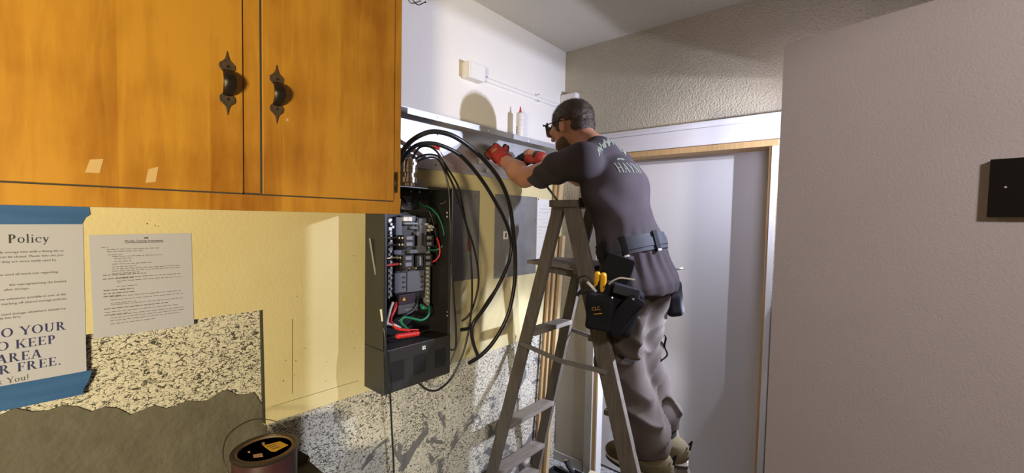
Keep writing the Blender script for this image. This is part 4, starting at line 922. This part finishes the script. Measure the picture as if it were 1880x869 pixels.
HA = np.array([hf, hs, hu])
def hp(f_, s_, u_): return hc+hf*f_+hs*s_+hu*u_
# --- body
b = Field((.02, -.90, .50), (1.05, -.28, 2.10), .0052, (1.84, .011))
b.ell(hp(-.012, 0, .018), (.094, .072, .080), .02, HA).ell(hp(.028, 0, -.042), (.058, .054, .062), .03, HA)
b.ell(hp(.072, 0, -.082), (.020, .024, .018), .02, HA)                                                # chin
b.cone(hp(.086, 0, .002), hp(.108, 0, -.036), .007, .012, .012).ell(hp(.098, .011, -.040), (.008, .007, .006), .006, HA).ell(hp(.098, -.011, -.040), (.008, .007, .006), .006, HA)
b.cone(hp(.080, -.028, .014), hp(.080, .028, .014), .010, .010, .014)                                 # brow
b.ell(hp(.086, 0, -.060), (.010, .022, .005), .006, HA).ell(hp(.084, 0, -.068), (.010, .018, .006), .006, HA)
for sg in (1, -1):
    b.ell(hp(.074, .042*sg, -.02), (.018, .018, .016), .02, HA)
    b.ell(hp(-.004, .073*sg, -.022), (.019, .009, .031), .006, HA); b.ell(hp(-.001, .083*sg, -.020), (.011, .006, .020), .003, HA, sub=True)
    b.ell(hp(.082, .030*sg, -.002), (.012, .014, .009), .004, HA, sub=True)
b.cone(neck+V(.03, 0, -.04), hp(-.035, 0, -.045), .058, .054, .03)
b.cone((.735, -.55, 1.40), (.665, -.583, 1.68), .088, .100, .04, (LAT, 1.35)).cone((.665, -.583, 1.68), (.61, -.598, 1.80), .100, .075, .04, (LAT, 1.55))
b.cone((.765, -.54, 1.30), (.735, -.55, 1.42), .092, .088, .04, (LAT, 1.4))
for sh_, el, wr in ((shL, elL, wrL), (shR, elR, wrR)):
    b.cone(neck, sh_, .048, .050, .03).cone(sh_, el, .053, .042, .03)
    m1 = el+(wr-el)*.35; b.cone(el, m1, .042, .045, .02).cone(m1, wr, .045, .029, .02)
    b.cone(wr, wr+unit(wr-el)*.05, .028, .030, .02)
for h_, k_, a_ in ((hipL, kneL, ankL), (hipR, kneR, ankR)):
    b.cone(h_, k_, .078, .056, .04).cone(k_, k_+(a_-k_)*.35, .055, .056, .03).cone(k_+(a_-k_)*.35, a_, .056, .038, .03).cone(a_, a_+V(-.05, 0, -.05), .038, .03, .02)
fobj('body', b, M['skin'], man, smooth_it=1)
# --- hair, beard, glasses, eyes
hr = Field(hc-.16, hc+.16, .0035)
hr.ell(hp(-.014, 0, .020), (.100, .0785, .0865), .01, HA, cut=[(hp(.078, 0, .045), hf*.9-hu*.45), (hp(.0, 0, -.005), -hu*1-hf*.05), ]).ell(hp(-.052, 0, -.028), (.057, .064, .052), .02, HA, cut=[(hp(0, 0, -.066), -hu), (hp(-.022, 0, 0), hf)])
for sg in (1, -1): hr.ell(hp(.026, .064*sg, -.012), (.011, .010, .026), .01, HA); hr.ell(hp(-.004, .078*sg, -.018), (.021, .02, .033), .003, HA, sub=True)
hr.disp(lambda X, Y, Z: .0005*n3(X, Y, Z, 210.))
fobj('hair', hr, M['hair'], man)
_V, _Q = o_cache['hair']; _rng = np.random.RandomState(3); hs_ = MB()
for _i in _rng.choice(len(_Q), 5200):
    _f = _V[_Q[_i]]; _c = _f.mean(0); _n = np.cross(_f[2]-_f[0], _f[3]-_f[1]); _l = np.linalg.norm(_n)
    if _l < 1e-9: continue
    _n = _n/_l
    if _n@(_c-hc) < 0: _n = -_n
    _d = unit(_n*.75-hf*.45-hu*.25+_rng.uniform(-.35, .35, 3)); _s = unit(np.cross(_d, _n)+1e-4)*.0007
    hs_.add([_c-_s-_n*.001, _c+_s-_n*.001, _c+_d*_rng.uniform(.006, .011)], [(0, 1, 2)])
tag(obj('hair_strands', hs_, M['hair'], man, clean=False), kind='stuff')
bd = Field(hc-.16, hc+.16, .004)
bd.ell(hp(.030, 0, -.050), (.0605, .0565, .062), .01, HA, cut=[(hp(.0, 0, -.052), hu*1+hf*.25), (hp(-.005, 0, 0), -hf)]).ell(hp(.072, 0, -.084), (.023, .027, .020), .012, HA)
for z_, r_ in ((-.060, .02),): bd.ell(hp(.096, 0, z_-.002), (.02, .021, .009), .005, HA, sub=True)
fobj('beard', bd, mat('beard_brown', (.085, .048, .032), .7, vary=(120, (.14, .08, .05), .8)), man)
gl = MB(); XA = (hf, hs, hu)
for sg in (1, -1):
    for k in range(4):
        c_ = hp(.118-.004*k*k*.8, sg*(.012+.014*k), .003); gl.obox(c_, (hf*math.cos(.16*k)+hs*sg*-math.sin(.16*k)*-1, unit(hs-hf*sg*.22*k), hu), (.0045, .0092, .0255-.002*(k == 3)))
obj('sunglasses_lens', gl, M['lens'], man)
gf = MB(); gf.tube([hp(.110, -.058, .026), hp(.120, -.02, .029), hp(.1215, 0, .027), hp(.120, .02, .029), hp(.110, .058, .026)], .0035, 8)
for sg in (1, -1): gf.tube([hp(.108, .060*sg, .020), hp(.07, .074*sg, .012), hp(.01, .080*sg, .006), hp(-.012, .080*sg, -.002)], .0028, 8)
obj('sunglasses_frame', gf, M['rubber'], man, smooth=True)
for sg in (1, -1): obj('eye', MB().ball(hp(.078, .030*sg, -.002), .0105, 12, 8), M['white_plastic'], man, smooth=True)
# --- t-shirt
s = Field((.22, -.90, 1.235), (.96, -.28, 1.935), .0055)
s.cone((.775, -.540, 1.28), (.742, -.550, 1.43), .141, .113, .04, (LAT, 1.42)).cone((.742, -.550, 1.43), (.664, -.585, 1.68), .107, .110, .05, (LAT, 1.46))
s.cone((.668, -.585, 1.68), (.614, -.600, 1.79), .106, .076, .05, (LAT, 1.62)).ell((.690, -.575, 1.69), (.080, .150, .12), .05)
s.cone(neck+V(.02, 0, -.025), shL, .062, .062, .04).cone(neck+V(.02, 0, -.025), shR, .062, .062, .04).ell(neck+V(.035, 0, -.03), (.07, .075, .045), .04)
cutL = shL+(elL-shL)*.80; s.cone(shL, elL, .070, .066, .035, cut=(cutL, (elL-shL)*1.+V(0, 0, -.1)))
cutR = shR+(elR-shR)*.80; s.cone(shR, elR, .070, .064, .035, cut=(cutR, elR-shR))
s.plane((.80, -.55, 1.262), (-.05, 0, -1)); s.plane(neck+V(-.012, 0, .024), unit(hc-neck)+V(-.2, 0, .25))
def shirt_folds(X, Y, Z):
    w1 = np.exp(-((Z-1.40)/.09)**2)+.3*np.exp(-((Z-1.30)/.07)**2)
    ang = np.arctan2(Y+.55, X-.73)
    f = .0045*w1*np.sin(17*ang+3*np.sin(9*Z)+1.2*np.sin(23*X))
    f = f+.0045*np.exp(-((Z-1.60)/.10)**2)*np.sin(52*(Z*.75+X*.55)+4*np.sin(7*Y))*np.clip((Y+.62)/-.1, 0, 1)
    f = f+.004*np.clip((.60-X)/.1, 0, 1)*np.sin(60*(X+.4*Z)+5*np.sin(11*Z)+3*Y)
    f = f-.016*np.exp(-((Z-(1.435+.30*(X-.735)))/.020)**2)*(Z < 1.55)*0
    return f+.0012*n3(X, Y, Z, 38.)
s.disp(shirt_folds)
shirt = fobj('t_shirt', s, M['shirt'], man)
tree = BVHTree.FromPolygons([Vector(v) for v in o_cache['t_shirt'][0]], [tuple(q) for q in o_cache['t_shirt'][1].tolist()])
def on_shirt(mb, name, vdir):
    """drop flat lettering onto the cloth along vdir, keeping it just proud of it"""
    out = MB(); d = Vector(vdir).normalized(); keep = {}; pts = []
    for i, p in enumerate(mb.v):
        h_ = tree.ray_cast(Vector(p)-d*.5, d)
        if h_[0] is not None: keep[i] = len(pts); pts.append(tuple(h_[0]+h_[1]*.0016))
    out.v = pts; out.f = [tuple(keep[i] for i in f) for f in mb.f if all(i in keep for i in f)]; out.mi = [0]*len(out.f)
    if out.f: return obj(name, out, M['print'], shirt, clean=False)
def fine(mb, n=2):                                   # subdivide lettering so that it can follow the cloth
    bm = bmesh.new(); vs = [bm.verts.new(p) for p in mb.v]
    for f in mb.f:
        try: bm.faces.new([vs[i] for i in f])
        except ValueError: pass
    bmesh.ops.triangulate(bm, faces=bm.faces); bmesh.ops.subdivide_edges(bm, edges=[e for e in bm.edges if e.calc_length() > .012], cuts=n, use_grid_fill=False)
    bmesh.ops.triangulate(bm, faces=bm.faces); out = MB(); bm.verts.index_update(); out.add([tuple(v.co) for v in bm.verts], [tuple(v.index for v in f.verts) for f in bm.faces]); bm.free(); return out
BU = unit((-.28, .955, -.02)); BW = unit((-.30, 0, .95)); BV = (-.9, .35, -.1)
pt = wy(1124, 318, -.60)
on_shirt(fine(serif_mb('HAYNI', .042, pt+BU*.085-BW*.02, BU, BW, (1, 0, 0), 'RIGHT')), 'shirt_lettering', BV)
sw = MB()
sw.prism([(u_-.0, v_+.026) for u_, v_ in ()] or [(-.03, .026), (-.015, .036), (0, .030), (.015, .036), (.028, .026), (.018, .028), (.005, .024), (-.008, .028), (-.02, .024)], pt-BU*.02+BW*.012, BU, BW, (1, 0, 0), .0005)
on_shirt(fine(sw), 'shirt_print', BV)
sw = MB()
for i in range(26):                                  # worn arc of print over the shoulders
    t_ = -1+2*i/25; u_ = .165*t_; v_ = .118-.05*t_*t_+.010*math.sin(i*2.3); a_, b2_ = .006+.004*random.random(), .010+.008*random.random()
    sw.add([pt+BU*(u_-a_)+BW*(v_-b2_*.4), ] and [pt+BU*(u_-a_)+BW*(v_-b2_), pt+BU*(u_+a_*.6)+BW*(v_-b2_*.6), pt+BU*(u_+a_)+BW*(v_+b2_*.8), pt+BU*(u_-a_*.4)+BW*(v_+b2_)], [(0,1,2,3)])
pr_ = on_shirt(fine(sw), 'worn_print', (-.75, .15, -.6))
if pr_: tag(pr_, kind='stuff')
# --- trousers
t = Field((.55, -.78, .60), (1.02, -.32, 1.44), .0055)
t.ell((.768, -.54, 1.33), (.118, .150, .12), .04)
cl_ = (ankL+V(.0, 0, -.035), V(.15, 0, -1)); cr_ = (ankR+V(0, 0, -.005), V(.1, 0, -1))
t.cone(hipL, kneL, .104, .092, .05).cone(kneL, ankL+V(0, 0, .02), .092, .076, .05).cone(ankL+V(0, 0, .05), ankL+V(.006, 0, -.1), .080, .076, .02, cut=cl_)
t.cone(hipR, kneR, .100, .084, .05).cone(kneR, ankR+V(0, 0, .05), .084, .062, .05).cone(ankR+V(0, 0, .06), ankR+V(0, 0, -.05), .064, .060, .02, cut=cr_)
t.box((.80, -.695, 1.10), (.055, .016, .085), np.eye(3), .012, .02)      # cargo pocket
def leg_folds(X, Y, Z):
    nz = n3(X, Y, Z, 22.)
    m1 = np.exp(-((Z-.76)/.10)**2); m2 = np.exp(-((Z-1.04)/.13)**2); m3 = np.exp(-((Z-1.24)/.09)**2)
    ph = 74*(Z+.55*(X-.8))+1.1*nz+5*np.sin(8*Y+9*X)+2*np.sin(31*Y-14*Z)
    r1 = 1-np.abs(np.sin(ph*.5))*1.6
    f = -.0115*(m1+.75*m2)*r1
    f = f+.007*m3*np.sin(38*(X*.8+Z*.6)+3*np.sin(12*Y)+nz*.6)
    f = f+.004*(1-m1)*np.sin(30*(Z*.5-X)+nz)
    return f+.0015*nz
t.disp(leg_folds)
fobj('trousers', t, M['trousers'], man)
tk = MB(); p_ = wy(1213, 760, -.515); tk.beam(p_-V(.008, 0, -.006), p_+V(.014, .004, -.010), .004, .008); obj('reflective_tab', tk, M['screw'], man)
lp = wy(1221, 640, -.47); obj('strap_loop', MB().tube(smooth_path([wy(1208,612,-.455), wy(1222,618,-.43), wy(1220,636,-.43), wy(1225,652,-.43), wy(1212,664,-.455)], 5), .007, 8, flat=.4), M['pouch'], man, smooth=True)
# --- boots
def boot(heel, rot, ank, collar):
    d = unit((-math.cos(rot), math.sin(rot), 0)); sd_ = unit(np.cross((0, 0, 1), d)); A = np.array([d, sd_, V(0, 0, 1)]); L_ = .285
    def bp(f_, s_, u_): return heel+d*f_+sd_*s_+V(0, 0, u_)
    f = Field(heel+V(-.36, -.10, -.01), heel+V(.08, .10, .20), .0042)
    f.ell(bp(.05, 0, .065), (.058, .046, .055), .02, A).cone(bp(.06, 0, .055), bp(.21, 0, .045), .046, .038, .03, (sd_, 1.06)).ell(bp(.225, 0, .045), (.058, .048, .034), .03, A)
    f.cone(bp(.055, 0, .06), ank+V(0, 0, .0), .046, collar, .03, cut=(ank+V(0, 0, .0), V(.25, 0, 1)))
    f.plane(bp(0, 0, .026), (0, 0, -1)); f.disp(lambda X, Y, Z: .001*n3(X, Y, Z, 70.))
    o = fobj('boot', f, M['suede'], man)
    out = []
    for k in range(32):
        a = 2*math.pi*k/32; ca, sa = math.cos(a), math.sin(a); x_ = L_/2-.004+(L_/2+.004)*ca; hw = .050 if ca > 0 else .044; out.append((x_, hw*sa*(1-.15*max(0, -ca))))
    obj('boot_sole', MB().prism(out, bp(0, 0, .012), d, sd_, (0, 0, 1), .022), M['sole_white'], o, bevel=.003)
    obj('boot_outsole', MB().prism(out, bp(0, 0, .0), d, sd_, (0, 0, 1), .012), M['sole_dark'], o)
    ring = [ank+V(0, 0, .002)+d*(collar-.002)*math.cos(a)+sd_*(collar-.002)*math.sin(a)+V(0, 0, -.25*(-math.cos(a)*d[0]*-1)*collar*0) for a in np.linspace(0, 2*math.pi, 25)]
    obj('pull_tab', MB().tube([bp(-.008, 0, .105), bp(-.02, .004, .125), bp(-.012, .006, .085)], .006, 6, flat=.5), M['pouch'], o)
    for k in range(4): obj('lace', MB().tube([bp(.105+.026*k, -.026, .098-.011*k), bp(.112+.026*k, 0, .109-.011*k), bp(.105+.026*k, .026, .098-.011*k)], .0035, 6), M['pouch'], o)
    return o
boot(V(.950, -.595, TR), .05, ankL+V(.012, 0, -.045), .074)
boot(V(.962, -.445, TR), -.05, ankR+V(.012, 0, -.045), .050)
obj('sock', MB().tube([ankR+V(.006, 0, -.075), ankR+V(.004, 0, .01)], .047, 16), M['rubber'], man, smooth=True, auto=50)
# --- gloves
def glove(name, wr, f_, n_, thumb, curl, parent, black=.098, strap=False):
    f_ = unit(f_); n_ = unit(np.asarray(n_, float)-f_*(f_@np.asarray(n_, float))); s_ = unit(np.cross(n_, f_))
    if s_@np.asarray(thumb, float) < 0: s_ = -s_
    A = np.array([f_, s_, n_]); g = Field(wr-.15, wr+.17, .0029)
    def q(a, b, c): return wr+f_*a+s_*b+n_*c
    g.cone(q(-.018, 0, 0), q(.03, 0, 0), .034, .031, .02, (s_, 1.12)).box(q(.058, 0, .0), (.042, .041, .0165), A, .015, .02)
    for i in range(4):
        off = .031-.0205*i; ln = (.9, 1., .95, .78)[i]; p = q(.094, off, .002); a = .18; r0 = .0105-.0006*(i == 3)
        for j, L_ in enumerate((.040, .027, .022)):
            a += curl[i] if j else curl[i]*.7
            p2_ = p+(f_*math.cos(a)+n_*math.sin(a)+s_*(.06-.04*i))*L_*ln; g.cone(p, p2_, r0-.0008*j, r0-.0008*(j+1), .004); p = p2_
    p = q(.022, .034, .006); dv = [unit(f_*.75+s_*.6+n_*.35), unit(f_*.85+s_*.15+n_*.55), unit(f_*.8-s_*.15+n_*.6)]
    for j, L_ in enumerate((.040, .030, .024)): p2_ = p+dv[j]*L_; g.cone(p, p2_, .0135-.001*j, .0125-.001*j, .006); p = p2_
    g.disp(lambda X, Y, Z: .0008*n3(X, Y, Z, 160.))
    def mi(C):
        r = C-wr; a_ = r@f_; c_ = r@n_
        return ((a_ > black) | (c_ > .010)).astype(int)
    o = fobj(name, g, [M['glove_red'], M['glove_black']], parent, mi, 1)
    obj('glove_cuff', MB().tube([q(-.022, 0, 0), q(-.006, 0, 0)], [.037, .036], 20), M['glove_red'], o, smooth=True, auto=50)
    if strap: obj('wrist_strap', MB().tube([q(.0, 0, 0), q(.014, 0, 0)], [.0375, .0365], 20), M['glove_black'], o, smooth=True, auto=50)
    return o
glove('glove', wrL, (-.80, .06, .50), (-.42, .85, -.3), (-.3, 0, 1), (.55, .6, .62, .65), man)
glove('glove', wrR, (-.93, -.16, .20), (-.25, .5, -.85), (0, -1, -.3), (.45, .5, .55, .6), man, .055, True)
# --- tool belt and pouches
bc = V(.738, -.550, 1.437); bn = unit((-.30, 0, .95)); bf = unit(np.cross(LAT, bn)); bl = np.cross(bn, bf)
def ringpt(a, grow, h_): return bc+bf*(.121+grow)*math.cos(a)+bl*(.165+grow)*math.sin(a)+bn*h_
def band(a0, a1, h0, h1, g0, g1, n=40):
    mb = MB(); A_ = np.linspace(a0, a1, n); vs = []
    for a in A_: vs += [ringpt(a, g0, h0), ringpt(a, g1, h0), ringpt(a, g1, h1), ringpt(a, g0, h1)]
    fs = []
    for i in range(n-1):
        for k in range(4): fs.append((i*4+k, i*4+(k+1) % 4, i*4+4+(k+1) % 4, i*4+4+k))
    if a1-a0 < 6.2: fs += [(0,1,2,3), (n*4-1, n*4-2, n*4-3, n*4-4)]
    mb.add(vs, fs); return mb
tb_ = obj('tool_belt', band(0, 2*math.pi, -.034, .034, -.004, .010, 64), M['belt'], man, smooth=True, auto=40)
obj('belt_webbing', band(0, 2*math.pi, -.018, .016, .009, .014, 64), M['belt'], tb_, smooth=True, auto=40)
def angle_of(px, py):                                # the belt angle seen at a point of the photograph
    best = min(np.linspace(0, 2*math.pi, 361), key=lambda a: (lambda v: (940+F_PX*v[0]/v[2]-px)**2+(434.5-F_PX*v[1]/v[2]-py)**2+(1e6 if (ringpt(a, .1, 0)-ringpt(a, 0, 0))@(CAM-bc) < 0 else 0))(RC@(ringpt(a, .012, 0)-CAM)))
    return best
for px, py in ((1148, 458), (1204, 440), (1112, 462)):
    a = angle_of(px, py); obj('belt_keeper', band(a-.07, a+.07, -.040, .040, .012, .019, 5), M['pouch'], tb_)
    obj('keeper_tip', band(a-.06, a+.06, -.043, -.036, .013, .021, 4), M['galv'], tb_)
def pouch(c, tilt, U, half, parent, name='pouch', logo=False):
    U = unit(U); Nn = unit(np.cross(U, (0, 0, 1)));
    if Nn[1] > 0: Nn = -Nn
    W_ = V(0, 0, 1); U2 = unit(U*math.cos(tilt)-W_*math.sin(tilt)); W2 = unit(W_*math.cos(tilt)+U*math.sin(tilt)); A = np.array([U2, Nn, W2])
    f = Field(c-max(half)*1.5, c+max(half)*1.5, .005); hx, hy, hz = half
    f.box(c, (hx, hy, hz), A, .02, .02).box(c-W2*hz*.35+Nn*hy*.5, (hx*.9, hy*.9, hz*.62), A, .02, .02)
    f.disp(lambda X, Y, Z: .0025*n3(X, Y, Z, 34.))
    o = fobj(name, f, M['pouch'], parent)
    return o, U2, Nn, W2
pcn = wy(1128, 562, -.775); pU = (1, .18, 0)
po_, U2, Nn, W2 = pouch(pcn, .28, pU, (.092, .026, .090), tb_)
obj('pouch_back', MB().obox(pcn+W2*.085-U2*.038-Nn*.030, (U2, Nn, W2), (.056, .008, .10)), M['pouch'], tb_, bevel=.006)
fp = Field(pcn-.2, pcn+.2, .0045); A = np.array([unit(U2-W2*.35), Nn, unit(W2+U2*.35)])
fp.box(pcn+U2*-.030-W2*.030+Nn*.050, (.052, .026, .066), np.array([unit(U2+W2*.22), Nn, unit(W2-U2*.22)]), .014, .01); fp.disp(lambda X, Y, Z: .0018*n3(X, Y, Z, 45.))
obf = fobj('front_pocket', fp, M['pouch'], tb_)
fp = Field(pcn-.2, pcn+.2, .0045); fp.box(pcn+U2*.055-W2*.005+Nn*.044, (.030, .026, .082), A, .012, .01); fp.disp(lambda X, Y, Z: .0018*n3(X, Y, Z, 45.))
obf2 = fobj('side_pocket', fp, M['pouch'], tb_)
obj('pocket_flap', MB().obox(pcn+U2*.035+W2*.080+Nn*.040, (unit(U2+W2*.12), Nn, unit(W2-U2*.12)), (.048, .010, .018)), M['belt'], tb_, bevel=.005)
for du, dw in ((.0, .045), (.072, .070)): obj('rivet', MB().ball(pcn+U2*du+W2*dw+Nn*.074, .0042, 8, 5), M['screw'], obf)
lg = wy(1117, 576, -.877); LU = unit(U2+W2*.55)
lw_ = unit(W2-U2*.55)
obj('pocket_logo', text_mb('CLC', .013, pcn-U2*.055-W2*.028+Nn*.0785, LU, lw_, Nn, lift=.0008, bold=.02), mat('logo_orange', (.42, .22, .05), .7), obf, clean=False)
obj('logo_line', MB().obox(pcn-U2*.030-W2*.030+Nn*.0787, (LU, lw_, Nn), (.016, .0012, .0006)), M['label_yellow'], obf)
pouch(wy(1236, 545, -.37), -.15, (1, .5, 0), (.035, .045, .075), tb_, 'rear_pouch')
sp_ = MB(); sp_.tube(smooth_path([wy(1196,428,-.47), wy(1208,440,-.42), wy(1219,462,-.39), wy(1226,490,-.38), wy(1233,512,-.375)], 6), .013, 8, flat=.4); obj('hanging_strap', sp_, M['belt'], tb_, smooth=True)
# --- tools in the pouch
pl = thing('pliers', 'pliers with two yellow grips standing in the black tool pouch', 'pliers', pcn+W2*.08)
for px, py0, py1 in ((1097, 500, 534), (1108, 502, 536)):
    a, c_ = wy(px, py0, -.815), wy(px-3, py1, -.80); obj('yellow_grip', MB().tube(smooth_path([c_, (a+c_)/2+V(.002, 0, 0), a], 5), [.010, .011, .0115, .012, .0125, .0125, .012, .0125, .0122, .012, .009], 10), M['yellow'], pl, smooth=True)
hm = thing('hammer', 'hammer with dark head and bright edge hanging at front of the tool pouch', 'hammer', wy(1080, 540, -.80))
obj('hammer_head', MB().tube(smooth_path([wy(1058,543,-.84), wy(1068,536,-.835), wy(1080,533,-.83), wy(1092,536,-.825)], 4), [.003, .005, .007, .009, .011, .012, .012, .012, .012, .012, .012, .012, .010], 10), M['rubber'], hm, smooth=True)
obj('hammer_handle', MB().tube([wy(1078,518,-.84), wy(1086,526,-.835), wy(1094,536,-.825)], [.006, .006, .006], 8), M['white_plastic'], hm, smooth=True)
wire('hanging_loop', [wy(1062,545,-.84), wy(1058,530,-.845), wy(1062,512,-.84), wy(1074,507,-.83), wy(1086,514,-.82)], .0028, M['cable'], label='black wire loop hanging at front edge of the tool pouch', cat='wire')
wire('grey_wire', [wy(1118,522,-.84), wy(1125,516,-.845), wy(1138,511,-.845), wy(1152,512,-.84), wy(1166,514,-.83)], .0032, M['white_wire'], label='grey wire end curving out over the tool pouch', cat='wire')
sd2 = thing('screwdriver', 'small screwdriver with bright tip sticking out behind the belt', 'screwdriver', wy(1228, 493, -.36))
obj('handle', MB().tube([wy(1222,490,-.37), wy(1240,495,-.36)], .006, 10), M['rubber'], sd2, smooth=True)
obj('tip', MB().tube([wy(1240,495,-.36), wy(1254,493,-.355)], [.005, .006], 10), M['screw'], sd2, smooth=True)
